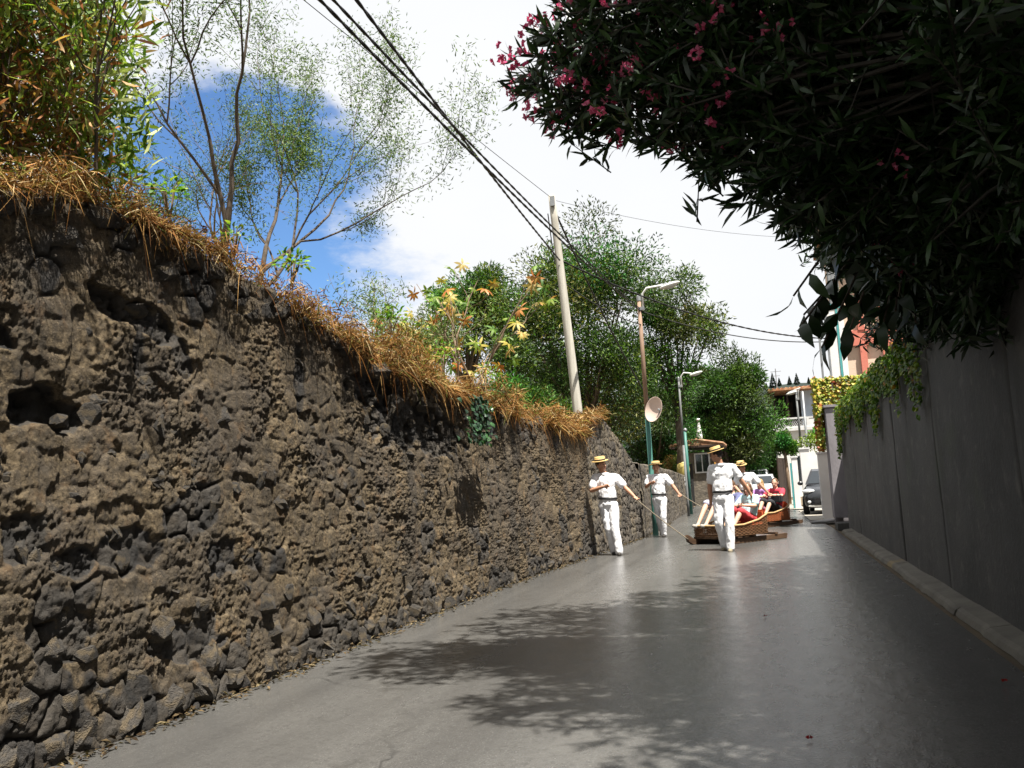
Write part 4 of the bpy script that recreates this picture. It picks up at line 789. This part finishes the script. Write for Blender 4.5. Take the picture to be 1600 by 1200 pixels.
big_tree('added garden tree behind the concrete wall, blocking sky light beside the oleander', 4.1, 1.6, 2.6, 2.5, 6.4, 30, DG, 420, .2, .08, base=2.4); big_tree('added garden tree behind the oleander, deepening the road shade farther along the wall', 4.1, 7.4, 2.3, 2.3, 5.6, 26, DG, 420, .2, .08, base=2.4)  # garden trees added behind the wall to block sky and shade the road
big_tree('unseen bank tree added on the left behind the camera to block sky light', -6.6, -3.5, 2.6, 2.4, 6.0, 20, DG, 300, .22, .09, base=2.8); big_tree('unseen garden tree added on the right behind the camera to block sky light', 4.4, -3.2, 2.6, 2.6, 5.6, 22, DG, 320, .22, .09, base=2.4)  # out-of-view trees added to close off open sky behind the camera
# vine along the wall top and over the cross wall
vn = empty('vine', (1.55, 14, 2.6), 0, 'green vine trailing over the top of the concrete wall', 'vine'); n = 5200; y = 9.6 + 11.6 * rng.random(n) ** .9
hang = (.15 + .85 * fbm(np.stack([y * 1.3, 0 * y, 0 * y], 1), 3, 90) ** 1.5 * 1.5) * np.interp(y, [9.6, 12, 18, 21], [.9, 1.0, .75, 1.0]); q = rng.random(n) ** 1.5 * hang
P = np.stack([1.57 - .05 * rng.random(n) + np.where(q < .06, .25 * rng.random(n), 0), y, 2.68 - q + .1 * rng.random(n) * (q < .1)], 1) - np.array([1.55, 14, 2.6])
leaves('foliage', P, np.stack([-.6 + .4 * rng.normal(size=n), .6 * rng.normal(size=n), -.5 + .5 * rng.normal(size=n)], 1), .07, .06, pal(n, ['5a7a24', '7a9430', '46661f', '98a040', 'a87a34'], [4, 4, 4, 2, .5]), m_leaf, vn, six=True, up=(-1, 0, .5))
mb = MB()
for k in range(26): yb = 10 + 11 * rng.random() - 14; mb.tube([(.2, yb, .08), (0, yb + .1, .06), (-.02, yb + .15 * rng.normal(), -.3 - .4 * rng.random())], .006, 4)
mb.build('stem', m_bark, vn)['kind'] = 'stuff'
v2 = empty('vine', (1.8, 23.1, 2.6), 0, 'sunlit yellow and red vine covering the pier at the wall end', 'vine'); n = 4200
P = np.stack([-.5 + 1.25 * rng.random(n), -.12 - .1 * rng.random(n), -.75 + 1.75 * rng.random(n)], 1); keep_ = (P[:, 2] > -.1 - .8 * np.sin((P[:, 0] + .5) * 2.4)) ; P = P[keep_]; n = len(P)
sd_ = rng.random(n) < .3; P[sd_, 1] = -.1 + .9 * rng.random(sd_.sum()) - .45; P[sd_, 0] = -.5 - .1 * rng.random(sd_.sum())
cA = pal(n, ['b0b040', 'c8c04c', '8a9c34', 'd0a848', '70882c']); cB = pal(n, ['a8502c', '8a3c20', 'c87a3c', 'b89040']); pk = (fbm(P * 2.2 + 3, 3, 91) > .54)[:, None]
leaves('foliage', P, np.stack([.5 * rng.normal(size=n), -.7 + .4 * rng.normal(size=n), -.4 + .5 * rng.normal(size=n)], 1), .09, .08, np.where(pk, cB, cA), m_leaf, v2, six=True, up=(0, -1, .6))
mb = MB()
for k in range(14): xb = -.45 + 1.1 * rng.random(); mb.tube([(xb, -.06, .95), (xb + .05, -.1, .3), (xb + .1 * rng.normal(), -.1, -.5)], .008, 4)
mb.build('stem', m_bark, v2)['kind'] = 'stuff'
# fallen blossoms on the road
for k, (u, v) in enumerate(((1196, 964), (1265, 1156), (1570, 1066))):
    d = CM @ Vector(((u - 800) / FPX, -(v - 600) / FPX, -1)); p_ = Vector((0, 0, CAMH)) + d * ((.02 - CAMH) / d.z); th = np.arange(5) * 2 * PI / 5 + k
    f_ = leaves('fallen_blossom', np.repeat((np.array(p_) + np.array([0, 0, .008]))[None], 5, 0), np.stack([np.cos(th), np.sin(th), .35 + 0 * th], 1), .02, .018, pal(5, ['c02c2c', 'a82824'], None, .1), m_pink)
    tag(f_, ['small red blossom lying farthest up the shaded road', 'red blossom lying nearest on the shaded asphalt', 'red blossom by the kerb under the concrete wall', 'red blossom lying left of the kerb in the shade'][k], 'blossom', 'fallen blossoms')

# ------------------------------------------------------------------ people
def skin(name, c): return mat(name, c, [x * .85 for x in c], 12, .55, spec=.35)
m_skin = skin('tanned_skin', (.46, .24, .15)); m_skin2 = skin('fair_skin', (.62, .38, .27)); m_hair = mat('dark_hair', (.03, .02, .015), rough=.6); m_blond = mat('blond_hair', (.4, .26, .11), rough=.6); m_brown = mat('brown_hair', (.12, .06, .03), rough=.6)
m_shirt = mat('white_cotton', (.8, .8, .82), (.74, .74, .77), 6, .9, .004, 25); m_trou = mat('white_twill', (.78, .78, .8), (.7, .7, .73), 6, .9, .006, 18); m_belt = mat('black_leather', (.02, .02, .022), rough=.5)
m_straw = mat('straw', (.6, .42, .17), (.45, .29, .1), 60, .75, .002, 120); m_band = mat('hat_band', (.03, .02, .02), rough=.7); m_shoe = mat('shoe_leather', (.035, .03, .025), (.02, .018, .016), 8, .6); m_sole = mat('tan_suede', (.3, .25, .17), (.2, .17, .12), 8, .8)
m_eye = mat('eye_dark', (.02, .015, .012), rough=.3); m_lip = mat('lip', (.4, .15, .12), rough=.5)
def remesh(name, mb, vox, m, parent, it=4, wr=0, ws=9):
    me = mb.mesh(name); o = bpy.data.objects.new(name, me); COL.objects.link(o)
    r = o.modifiers.new('r', 'REMESH'); r.mode = 'VOXEL'; r.voxel_size = vox
    s = o.modifiers.new('s', 'SMOOTH'); s.iterations = it; s.factor = .5
    dg = bpy.context.evaluated_depsgraph_get(); nm = bpy.data.meshes.new_from_object(o.evaluated_get(dg)); nm.name = name
    bpy.data.objects.remove(o, do_unlink=True); bpy.data.meshes.remove(me)
    if wr:
        V = np.empty(len(nm.vertices) * 3, np.float32); nm.vertices.foreach_get('co', V); V = V.reshape(-1, 3); Nn = np.empty_like(V).ravel(); nm.vertices.foreach_get('normal', Nn)
        d = np.abs(fbm(V * np.array([ws, ws, ws * .55]) + 3, 3, 15) - .5) * 2; V = V + Nn.reshape(-1, 3) * ((.3 - d) * wr)[:, None]; nm.vertices.foreach_set('co', V.astype(np.float32).ravel())
    nm.polygons.foreach_set('use_smooth', np.ones(len(nm.polygons), bool)); nm.update(); return link(name, nm, m, parent)
def hand(mb, w, d, side, curl=.9, s=1.0):
    w = Vector(w); d = Vector(d).normalized(); n = Vector(side); n = (n - d * n.dot(d)).normalized(); a = d.cross(n)
    mb.capsule(w, w + d * .05 * s, .026 * s, .03 * s, 8); mb.capsule(w + d * .06 * s + a * .018 * s, w + d * .06 * s - a * .018 * s, .024 * s, .024 * s, 8)
    for k, ln in enumerate((.062, .072, .068, .052)):
        b = w + d * .08 * s + a * (.027 - .018 * k) * s; d1 = (d * math.cos(curl * .6) + n * math.sin(curl * .6)); d2 = (d * math.cos(curl * 1.7) + n * math.sin(curl * 1.7)); m1 = b + d1 * ln * .5 * s; mb.capsule(b, m1, .0105 * s, .0095 * s, 6); mb.capsule(m1, m1 + d2 * ln * .5 * s, .0095 * s, .008 * s, 6)
    b = w + d * .03 * s + a * .03 * s; d1 = (d * .6 + a * .5 + n * .5).normalized(); mb.capsule(b, b + d1 * .035 * s, .013 * s, .011 * s, 6); mb.capsule(b + d1 * .035 * s, b + d1 * .035 * s + (d * .7 + n * .6).normalized() * .03 * s, .011 * s, .009 * s, 6)
def person(lab, loc, rz, J, shirt, trou, sk, hat=None, hair=None, shoes=None, bare=False, s=1.0, belt=True, gp=None, longhair=False, name='person', collar=True):
    e = empty(name, loc, rz, lab, 'person', gp); v = {k: Vector(q) for k, q in J.items()}; f = v['face'].normalized(); hd = v['head']; upv = (hd - v['neck']).normalized(); upv = (upv * .5 + Vector((0, 0, .5))).normalized()
    y_ = -f; y_ = (y_ - upv * y_.dot(upv)).normalized(); x_ = y_.cross(upv); HM = Matrix((x_, y_, upv)).transposed()   # head frame: -y is the face
    hp = lambda a, b, c: hd + HM @ (Vector((a, b, c)) * s)
    up_ = (v['chest'] - v['pel']); sx = (v['shR'] - v['shL']).normalized(); tz = up_.normalized(); ty = tz.cross(sx).normalized(); TM = Matrix((sx, ty, tz)).transposed()
    B = MB(); B.ell(hp(0, .005, .02), (.076 * s, .094 * s, .105 * s), HM); B.ell(hp(0, -.028, -.055), (.054 * s, .06 * s, .062 * s), HM); B.capsule(hp(0, -.09, .0), hp(0, -.108, -.026), .011 * s, .016 * s, 8); B.capsule(hp(-.03, -.078, .022), hp(.03, -.078, .022), .014 * s, .014 * s, 8)
    for q in (-1, 1): B.ell(hp(q * .078, .012, -.005), (.012 * s, .022 * s, .032 * s), HM, 8)
    B.capsule(hp(0, .02, -.06), v['neck'] - tz * .02, .052 * s, .058 * s); B.capsule(v['neck'] - tz * .05, v['chest'], .07 * s, .1 * s); B.capsule(v['chest'], v['pel'], .1 * s, .1 * s)
    for q in 'LR':
        B.capsule(v['neck'] - tz * .06, v['sh' + q], .06 * s, .05 * s); B.capsule(v['sh' + q], v['el' + q], .05 * s, .041 * s); m_ = v['el' + q].lerp(v['wr' + q], .3); B.capsule(v['el' + q], m_, .041 * s, .042 * s); B.capsule(m_, v['wr' + q], .042 * s, .028 * s)
        d_ = v['wr' + q] - v['el' + q]; hand(B, v['wr' + q], v.get('hd' + q, d_), v.get('hn' + q, f), .9, s)
        kn, an = v['kn' + q], v['an' + q]; B.capsule(v['pel'], v['hip' + q], .08 * s, .08 * s); B.capsule(v['hip' + q], kn, .078 * s, .052 * s); c_ = kn.lerp(an, .3); B.capsule(kn, c_, .052 * s, .053 * s); B.capsule(c_, an, .053 * s, .033 * s)
        t_ = v['toe' + q].normalized(); B.capsule(an - Vector((0, 0, .04 * s)), an + t_ * .13 * s - Vector((0, 0, .05 * s)), .033 * s, .028 * s)
    remesh('body', B, .0105 if not bare else .0135, sk, e, 2)
    T = MB(); T.ell(v['chest'] + tz * .03 * s, (.185 * s, .12 * s, .17 * s), TM, 16); T.ell(v['chest'].lerp(v['pel'], .5), (.172 * s, .125 * s, .25 * s), TM, 16); T.ell(v['pel'] + tz * .08 * s, (.168 * s, .122 * s, .12 * s), TM, 16)
    for q in 'LR':
        T.capsule(v['neck'] - tz * .07 * s, v['sh' + q], .075 * s, .072 * s); m_ = v['sh' + q].lerp(v['el' + q], .68); T.capsule(v['sh' + q], m_, .072 * s, .07 * s)
    remesh('shirt', T, .0155, shirt, e, 7, .03, 13)
    if collar:
        c_ = MB(); c_.lathe([(.066 * s, 0), (.085 * s, -.02 * s), (.09 * s, -.015 * s), (.07 * s, .02 * s)], 14, v['neck'] - tz * .012 * s, TM); c_.build('collar', shirt, e, True)
    Q = MB(); Q.ell(v['pel'] - tz * .03 * s, (.165 * s, .12 * s, .13 * s), TM, 16)
    for q in 'LR':
        Q.capsule(v['hip' + q], v['kn' + q], .098 * s, .076 * s)
        if not bare: Q.capsule(v['kn' + q], v['an' + q] - Vector((0, 0, .005)), .076 * s, .07 * s)
    remesh('trousers' if not bare else 'shorts', Q, .0155, trou, e, 5, .028, 13)
    if belt: MB().lathe([(.163, -.02), (.17, -.02), (.17, .02), (.163, .02)], 28, v['pel'] + tz * .065 * s, TM @ Matrix.Diagonal((s * 1.0, s * .76, s))).build('belt', m_belt, e, True)
    for q in 'LR':
        t_ = v['toe' + q].normalized(); an = v['an' + q]; S_ = MB(); S_.capsule(an - Vector((0, 0, .045 * s)) - t_ * .04 * s, an - Vector((0, 0, .05 * s)) + t_ * .14 * s, .043 * s, .037 * s); S_.capsule(an, an - Vector((0, 0, .03 * s)), .043 * s, .045 * s)
        remesh('shoe', S_, .014, shoes or m_shoe, e, 2)
    for q in (-1, 1): MB().ell(hp(q * .03, -.086, .003), (.011 * s, .006 * s, .007 * s), HM, 8).build('eye', m_eye, e)
    MB().ell(hp(0, -.086, -.065), (.024 * s, .008 * s, .007 * s), HM, 8).build('mouth', m_lip, e)
    if hair is not None:
        h_ = MB(); h_.ell(hp(0, .022, .035), (.083 * s, .094 * s, .1 * s), HM, 14)
        if longhair: h_.ell(hp(0, .05, -.06), (.085 * s, .07 * s, .13 * s), HM, 12); [h_.capsule(hp(q * .07, .02, .0), hp(q * .075, .0, -.15), .03 * s, .02 * s, 8) for q in (-1, 1)]
        remesh('hair', h_, .011, hair, e, 2, .012, 30)
    if hat is not None:
        HT = HM @ Matrix.Rotation(R(hat), 3, 'X'); o_ = hp(0, .008, .075)
        h_ = MB().lathe([(.085, 0), (.15, -.004), (.153, .0), (.15, .006), (.098, .008), (.094, .07), (.088, .078), (.02, .08)], 28, o_, HT).build('straw_hat', m_straw, e, True); MB().lathe([(.0965, .01), (.1005, .01), (.099, .036), (.0965, .036)], 28, o_, HT).build('hat_band', m_band, h_, True)
    return e
GP = 'drivers in white'
person('man in white and straw hat nearest the rubble wall, forearm across his chest', (-2.74, 15.94, 0), 0,
       dict(pel=(-.09, 0, .95), chest=(-.11, 0, 1.27), neck=(-.13, 0, 1.47), head=(-.17, -.03, 1.62), face=(.85, -.6, -.15), shL=(-.3, .0, 1.40), elL=(-.36, -.1, 1.17), wrL=(-.12, -.22, 1.23), shR=(.08, .02, 1.38), elR=(.25, -.05, 1.18), wrR=(.4, -.12, 1.03),
            hdL=(1, -.1, .15), hipL=(-.18, 0, .9), knL=(-.1, -.05, .47), anL=(-.05, .06, .08), toeL=(.1, -1, 0), hipR=(0, 0, .9), knR=(.02, -.1, .47), anR=(.07, -.12, .08), toeR=(.15, -1, 0)), m_shirt, m_trou, m_skin, 4, m_hair, gp=GP)
person('second man in white and straw hat walking beside the green lamp post', (-2.49, 20.9, 0), 0,
       dict(pel=(-.02, 0, .93), chest=(-.03, 0, 1.26), neck=(-.04, 0, 1.46), head=(-.04, -.04, 1.61), face=(.1, -1, -.1), shL=(-.22, 0, 1.40), elL=(-.3, -.02, 1.18), wrL=(-.16, -.18, 1.27), shR=(.15, .0, 1.39), elR=(.32, -.03, 1.17), wrR=(.44, -.1, 1.0),
            hdL=(.9, -.3, .2), hipL=(-.1, 0, .88), knL=(-.08, .08, .5), anL=(-.06, .4, .16), toeL=(0, -1, -.4), hipR=(.06, 0, .88), knR=(.05, -.08, .48), anR=(.03, 0, .08), toeR=(.05, -1, 0)), m_shirt, m_trou, m_skin, -12, m_hair, gp=GP)
person('tallest man in white, in front of the nearer sled looking back to the left', (-.8, 16.0, 0), 0,
       dict(pel=(-.02, 0, .97), chest=(0, 0, 1.3), neck=(-.02, -.02, 1.52), head=(-.07, -.05, 1.67), face=(-1, .25, -.12), shL=(-.16, -.06, 1.44), elL=(-.23, .05, 1.15), wrL=(-.24, .12, .88), shR=(.18, .06, 1.44), elR=(.32, .12, 1.2), wrR=(.43, .2, 1.0),
            hipL=(-.1, 0, .92), knL=(-.12, -.05, .51), anL=(-.05, .1, .09), toeL=(-.3, -1, 0), hipR=(.07, 0, .92), knR=(.07, -.13, .5), anR=(.05, -.14, .08), toeR=(-.05, -1, 0)), m_shirt, m_trou, m_skin, 6, m_hair, gp=GP, s=1.03, shoes=m_sole)
person('man in white at the farther sled, half hidden by the tallest man', (-.6, 23.0, 0), 0,
       dict(pel=(0, 0, .9), chest=(.0, -.02, 1.2), neck=(-.02, -.05, 1.4), head=(-.06, -.1, 1.54), face=(.7, -.6, -.5), shL=(-.19, 0, 1.33), elL=(-.25, -.1, 1.06), wrL=(-.12, -.25, .9), shR=(.18, .0, 1.33), elR=(.36, -.05, 1.08), wrR=(.52, -.08, .88),
            hipL=(-.1, 0, .86), knL=(-.1, -.1, .46), anL=(-.1, .05, .08), toeL=(0, -1, 0), hipR=(.08, 0, .86), knR=(.1, -.05, .46), anR=(.12, .1, .08), toeR=(.1, -1, 0)), m_shirt, m_trou, m_skin, 8, m_hair, gp=GP)

# ------------------------------------------------------------------ wicker sleds
m_wick = mat('brown_wicker', (.2, .1, .045), (.09, .045, .02), 25, .65, .003, 60); m_wickp = mat('pale_cane', (.5, .34, .17), (.34, .21, .09), 20, .6); m_run = mat('greased_wood', (.12, .07, .04), (.05, .03, .02), 8, .5, .002, 40, stretch=(1, .2, 1)); m_cush = mat('orange_red_cloth', (.55, .12, .04), (.4, .08, .03), 10, .9, .004, 40)
def sled(lab, loc, rz, m_b, seatback=.52):
    e = empty('wicker_sled', loc, rz, lab, 'sled', 'wicker sleds'); W2 = .48
    for s_ in (-1, 1):
        r_ = MB(); P = [(-1.02, .16), (-.98, .06), (-.85, 0), (1.05, 0), (1.08, .1), (-.8, .1), (-.93, .17), (-1.0, .2)]; r_.prism([(a, b) for a, b in P], s_ * .4 - .035, s_ * .4 + .035, 'x'); r_.build('runner', m_run, e, bevel=.006)
    for y in (-.7, 0, .7): MB().box((0, y, .12), (.9, .08, .04)).build('cross_beam', m_run, e)
    # basket walls: stakes plus woven strips, following a plan outline with rising top edge
    path = [(-W2, .36), (-W2, .1), (-W2, -.3), (-W2 + .02, -.68), (-W2 + .1, -.74), (0, -.78), (W2 - .1, -.74), (W2 - .02, -.68), (W2, -.3), (W2, .1), (W2, .36), (.3, .46), (0, .48), (-.3, .46), (-W2, .36)]
    dense = []
    for i in range(len(path) - 1):
        a, b = Vector(path[i]), Vector(path[i + 1]); k = max(2, int((b - a).length / .055)); dense += [a.lerp(b, j / k) for j in range(k)]
    topz = lambda p: float(np.interp(p.y, [-.8, -.65, -.35, .1, .35, .5], [.34, .34, .34, .41, seatback - .02, seatback]))
    st = MB(); wv = MB(); n_ = len(dense)
    for i, p in enumerate(dense):
        if i % 2 == 0: st.tube([(p.x, p.y, .14), (p.x * 1.02, p.y * 1.02, topz(p))], .008, 5)
    for k in range(26):
        z = .155 + k * .028; run = []
        for i, p in enumerate(dense + dense[:1]):
            if z < topz(p) - .01:
                o_ = 1 + (.016 if (i + k) % 2 else -.012) ; run.append((p.x * o_, p.y * o_, z))
            if (z >= topz(p) - .01 or i == n_) and len(run) > 1: wv.tube(run, .0135, 4); run = []
            elif z >= topz(p) - .01: run = []
    bk = st.build('stakes', m_wick, e); tag(bk, kind='stuff'); tag(wv.build('woven_wall', m_b, e), kind='stuff')
    rim = [(p.x * 1.02, p.y * 1.02, topz(p) + .012) for p in dense + dense[:1]]; MB().tube(rim, .02, 7).build('rim', m_wickp, e, True)
    MB().box((0, -.12, .17), (.9, 1.1, .03)).build('floor', m_run, e); MB().box((0, .2, .28), (.86, .42, .18)).build('seat_cushion', m_cush, e, bevel=.04); MB().box((0, .4, .5), (.84, .08, .2)).build('back_cushion', m_cush, e, bevel=.035)
    return e
sled('nearer brown wicker sled with pale rim behind the tallest man', (-.74, 18.3, .02), R(-36), m_wick)
sled('farther wicker sled with orange red sides', (-.2, 24.0, .02), R(-32), mat('orange_wicker', (.5, .16, .06), (.3, .09, .03), 25, .65, .003, 60))
def seated(dx, lean=.0, face=(0, -1, 0), sc=1.0, armsup=0, knee=.62, kx=.0, fwd=.0):
    z0 = .45
    return dict(pel=(dx, .14, z0), chest=(dx, .19 + lean, z0 + .28 * sc), neck=(dx, .18 + lean, z0 + .47 * sc), head=(dx, .14 + lean, z0 + .60 * sc), face=face, shL=(dx - .17 * sc, .18 + lean, z0 + .41 * sc), shR=(dx + .17 * sc, .18 + lean, z0 + .41 * sc),
                elL=(dx - .24 * sc, .05, z0 + .2 * sc + armsup), elR=(dx + .24 * sc, .05, z0 + .2 * sc + armsup), wrL=(dx - .12, -.15, z0 + .22 * sc + armsup), wrR=(dx + .12, -.15, z0 + .22 * sc + armsup),
                hipL=(dx - .09, .12, z0 - .02), hipR=(dx + .09, .12, z0 - .02), knL=(dx - .11 + kx, -.26 - fwd, knee + .04), knR=(dx + .1 + kx, -.26 - fwd, knee), anL=(dx - .1 + kx, -.55 - fwd * 1.3, .28 if fwd == 0 else .38), anR=(dx + .1 + kx, -.55 - fwd * 1.3, .28 if fwd == 0 else .38), toeL=(0, -1, .2), toeR=(0, -1, .2))
def cloth(n_, c): return mat(n_, c, [x * .8 for x in c], 8, .9, .003, 30)
PG = 'sled passengers'
def sit(lab, loc, rz, J, sh, tr, hair, lh=False, sc=1.0): return person(lab, loc, rz, J, sh, tr, m_skin2, None, hair, cloth('canvas_shoe', (.35, .33, .3)), True, sc, False, PG, lh, collar=False)
s1 = ((-.74, 18.3, .02), R(-36)); s2 = ((-.2, 24.0, .02), R(-32))
sit('passenger with bare legs over the sled front, mostly hidden by the tallest man', *s1, seated(-.22, .1, (.2, -1, 0), 1.05, .05, .74, -.02, .12), cloth('navy_stripe', (.12, .13, .25)), cloth('striped_shorts', (.4, .4, .5)), m_brown, sc=1.0)
sit('child with brown hair in a pale blue shirt on the nearer sled', *s1, seated(.24, .03, (.25, -1, 0), .95, .05, .6, .02), cloth('pale_aqua_shirt', (.45, .68, .72)), cloth('red_shorts', (.5, .05, .06)), m_brown, True, .95)
sit('blond passenger in purple on the farther sled', *s2, seated(-.22, .08, (0, -1, 0), 1.05, .08, .62), cloth('purple_top', (.4, .2, .5)), cloth('pink_shorts', (.6, .25, .35)), m_blond, True)
sit('passenger in a red shirt on the right of the farther sled', *s2, seated(.24, .05, (.3, -1, -.1), 1.05, .1, .62), cloth('red_shirt', (.6, .05, .08)), cloth('black_shorts', (.03, .03, .035)), m_brown)
bg_ = empty('shoulder_bag', (.12, 23.72, .62), R(-32), 'black bag on the lap of the passenger in red', 'bag'); MB().box((0, 0, .08), (.3, .14, .18)).build('bag_body', mat('black_canvas', (.03, .03, .033), rough=.8), bg_, bevel=.03); MB().tube([(-.13, 0, .16), (-.05, -.02, .26), (.05, -.02, .26), (.13, 0, .16)], .009, 5).build('handle', m_belt, bg_)
def rope(lab, a, b, sag):
    a, b = Vector(a), Vector(b); P = [a.lerp(b, k / 16) - Vector((0, 0, 4 * sag * (k / 16) * (1 - k / 16))) for k in range(17)]; tag(MB().tube(P, .009, 6).build('rope', mat('rope_fibre', (.45, .38, .28), (.3, .25, .18), 60, .9), None, True), lab, 'rope', 'tow ropes')
rope('tow rope from the man nearest the wall to the nearer sled runner', (-2.30, 15.76, .98), (-1.62, 17.62, .14), .02)
rope('tow rope from the second man to the farther sled', (-1.98, 20.76, .96), (-1.08, 23.3, .2), .03)

# ------------------------------------------------------------------ cars
m_tyre = mat('tyre', (.02, .02, .02), rough=.9); m_rim = mat('alloy', (.45, .46, .47), (.35, .36, .37), 8, .35, metal=.7); m_head = mat('headlamp', (.75, .77, .78), (.6, .62, .64), 8, .15, spec=.8); m_trim = mat('black_trim', (.02, .02, .021), rough=.55); m_plate = mat('number_plate', (.75, .75, .72), rough=.5); m_tail = mat('tail_lamp', (.35, .02, .02), rough=.25)
def car(lab, loc, rz, paint, L_=3.9, Hh=1.46, wv=1.0):
    e = empty('parked_car', loc, rz, lab, 'car', 'parked cars'); k = L_ / 4
    stn = [(-2.0, .30, .56, .50), (-1.96, .22, .68, .66), (-1.8, .2, .77, .76), (-1.5, .2, .84, .82), (-1.05, .2, .94, .835), (-.8, .2, .97, .84), (0, .19, .98, .845), (1.0, .2, .99, .84), (1.6, .22, 1.0, .82), (1.9, .26, .98, .77), (2.0, .34, .85, .68)]
    V = []; F = []; m_ = 12
    for y, zb, zt, w in stn:
        h = [(w * .86, zb), (w * .98, zb + (zt - zb) * .18), (w, zb + (zt - zb) * .5), (w * .97, zb + (zt - zb) * .82), (w * .86, zt - .02), (w * .45, zt + .015)]
        V += [(x, y * k, z) for x, z in h] + [(-x, y * k, z) for x, z in h[::-1]]
    n_ = len(stn)
    for i in range(n_ - 1): F += [(i * m_ + j, (i + 1) * m_ + j, (i + 1) * m_ + (j + 1) % m_, i * m_ + (j + 1) % m_) for j in range(m_)]
    F += [tuple(range(m_)), tuple((n_ - 1) * m_ + j for j in range(m_))[::-1]]
    MB().add(V, F).build('body', paint, e, True)
    gb, gr_ = .76, .58; g = [(-1.0, .95), (-.42, Hh - .07), (-.1, Hh), (.7, Hh), (1.3, Hh - .06), (1.85, .97)]
    V = []; ww = [gb, gr_ + .02, gr_, gr_, gr_ - .01, gb - .06]
    for (y, z), w in zip(g, ww): V += [(-w, y * k, z), (w, y * k, z)]
    B2 = [(-gb, y * k, .95) for y, z in g] ; cab = MB(); cab.add(V, [(2 * i, 2 * i + 1, 2 * i + 3, 2 * i + 2) for i in range(5)])
    for s_ in (0, 1): cab.add([V[2 * i + s_] for i in range(6)], [tuple(range(6))])
    cab.build('cabin', paint, e)
    def pane(name, q, off):
        c_ = sum((Vector(p) for p in q), Vector()) / 4; q = [c_ + (Vector(p) - c_) * .88 + Vector(off) for p in q]; MB().add(q, [(0, 1, 2, 3)]).build(name, m_glass, e)
    pane('windscreen', [V[0], V[1], V[3], V[2]], (0, -.008, .008)); pane('rear_window', [V[8], V[9], V[11], V[10]], (0, .008, .008))
    for s_ in (0, 1):
        sg = 1 if s_ else -1; mx_ = (V[4 + s_][0] * .5 + gb * sg * .5)
        lo_ = lambda y: (gb * sg * .985, y * k, 1.0); hi_ = lambda y, z: (gr_ * sg * 1.01, y * k, z)
        pane('side_window', [lo_(-.85), lo_(.3), hi_(.3, Hh - .07), hi_(-.35, Hh - .1)], (.01 * sg, 0, 0)); pane('side_window', [lo_(.38), lo_(1.5), hi_(1.2, Hh - .1), hi_(.38, Hh - .07)], (.01 * sg, 0, 0))
        MB().ell((sg * .93, -.72 * k, 1.0), (.09, .06, .07)).build('mirror', paint, e, True)
        hl = MB().ell((sg * .62, -1.78 * k, .74), (.2, .2, .075), Matrix.Rotation(R(18 * sg), 3, 'Z')); hl.build('headlight', m_head, e, True); MB().ell((sg * .6, -1.95 * k, .4), (.07, .05, .05)).build('fog_lamp', m_head, e, True)
        MB().box((sg * .72, 1.95 * k, .82), (.14, .1, .3)).build('tail_light', m_tail, e, bevel=.02)
        for y in (-1.28, 1.25):
            w_ = empty('wheel', (sg * .76, y * k, .3)); w_.parent = e; Mw = Matrix.Rotation(R(90), 3, 'Y')
            MB().lathe([(.2, -.09), (.28, -.09), (.3, -.06), (.3, .06), (.28, .09), (.2, .09)], 24, (0, 0, 0), Mw).build('tyre', m_tyre, w_, True); MB().lathe([(.19, -.08), (.2, -.092), (.03, -.1), (.03, .1), (.2, .092), (.19, .08)], 16, (0, 0, 0), Mw).build('rim', m_rim, w_)
    MB().box((0, -1.97 * k, .42), (.95, .06, .13)).build('grille', m_trim, e, bevel=.02); MB().box((0, -1.985 * k, .6), (.5, .05, .05)).build('grille', m_trim, e, bevel=.01); MB().box((0, -2.015 * k, .47), (.5, .02, .11)).build('number_plate', m_plate, e); MB().box((0, -1.94 * k, .27), (1.3, .1, .06)).build('bumper_lip', m_plate, e, bevel=.015)
    MB().box((0, 1.99 * k, .45), (1.4, .08, .16)).build('rear_bumper', m_trim, e, bevel=.03)
    return e
car('black hatchback parked in the driveway behind the white gate pier', (1.95, 32.0, .02), R(-6), mat('black_paint', (.012, .013, .016), rough=.25, spec=.6, coat=.6))
sv = mat('silver_paint', (.55, .57, .6), (.5, .52, .55), 3, .3, metal=.3, coat=.4)
car('nearer silver car parked up the street behind the sleds', (-.45, 51, .02), R(-2), sv, 4.1, 1.48); car('farther silver car parked behind the first silver car', (-.75, 58, .02), R(-3), mat('white_car_paint', (.7, .72, .75), rough=.3, coat=.4), 4.3, 1.85)
sc_ = empty('parked_scooter', (.35, 46.5, .02), R(-15), 'dark scooter parked right of the silver cars', 'scooter'); m_sc = mat('dark_blue_paint', (.02, .025, .05), rough=.3)
for y in (-.6, .6): w_ = empty('wheel', (0, y, .25)); w_.parent = sc_; MB().lathe([(.14, -.05), (.23, -.05), (.25, 0), (.23, .05), (.14, .05)], 18, (0, 0, 0), Matrix.Rotation(R(90), 3, 'Y')).build('tyre', m_tyre, w_, True); MB().lathe([(.13, -.03), (.13, .03)], 12, (0, 0, 0), Matrix.Rotation(R(90), 3, 'Y')).build('rim', m_rim, w_)
MB().ell((0, .4, .55), (.18, .5, .22)).capsule((0, -.1, .3), (0, .3, .3), .14, .16).build('body', m_sc, sc_, True); MB().bar((0, -.38, .3), (0, -.5, 1.0), .32, .06).build('leg_shield', m_sc, sc_, bevel=.02); MB().box((0, .35, .8), (.28, .7, .1)).build('seat', m_trim, sc_, bevel=.03); MB().tube([(-.33, -.45, 1.05), (0, -.52, 1.0), (.33, -.45, 1.05)], .02, 6).build('handlebar', m_trim, sc_, True); MB().ell((0, -.6, .95), (.1, .06, .08)).build('headlight', m_head, sc_, True)
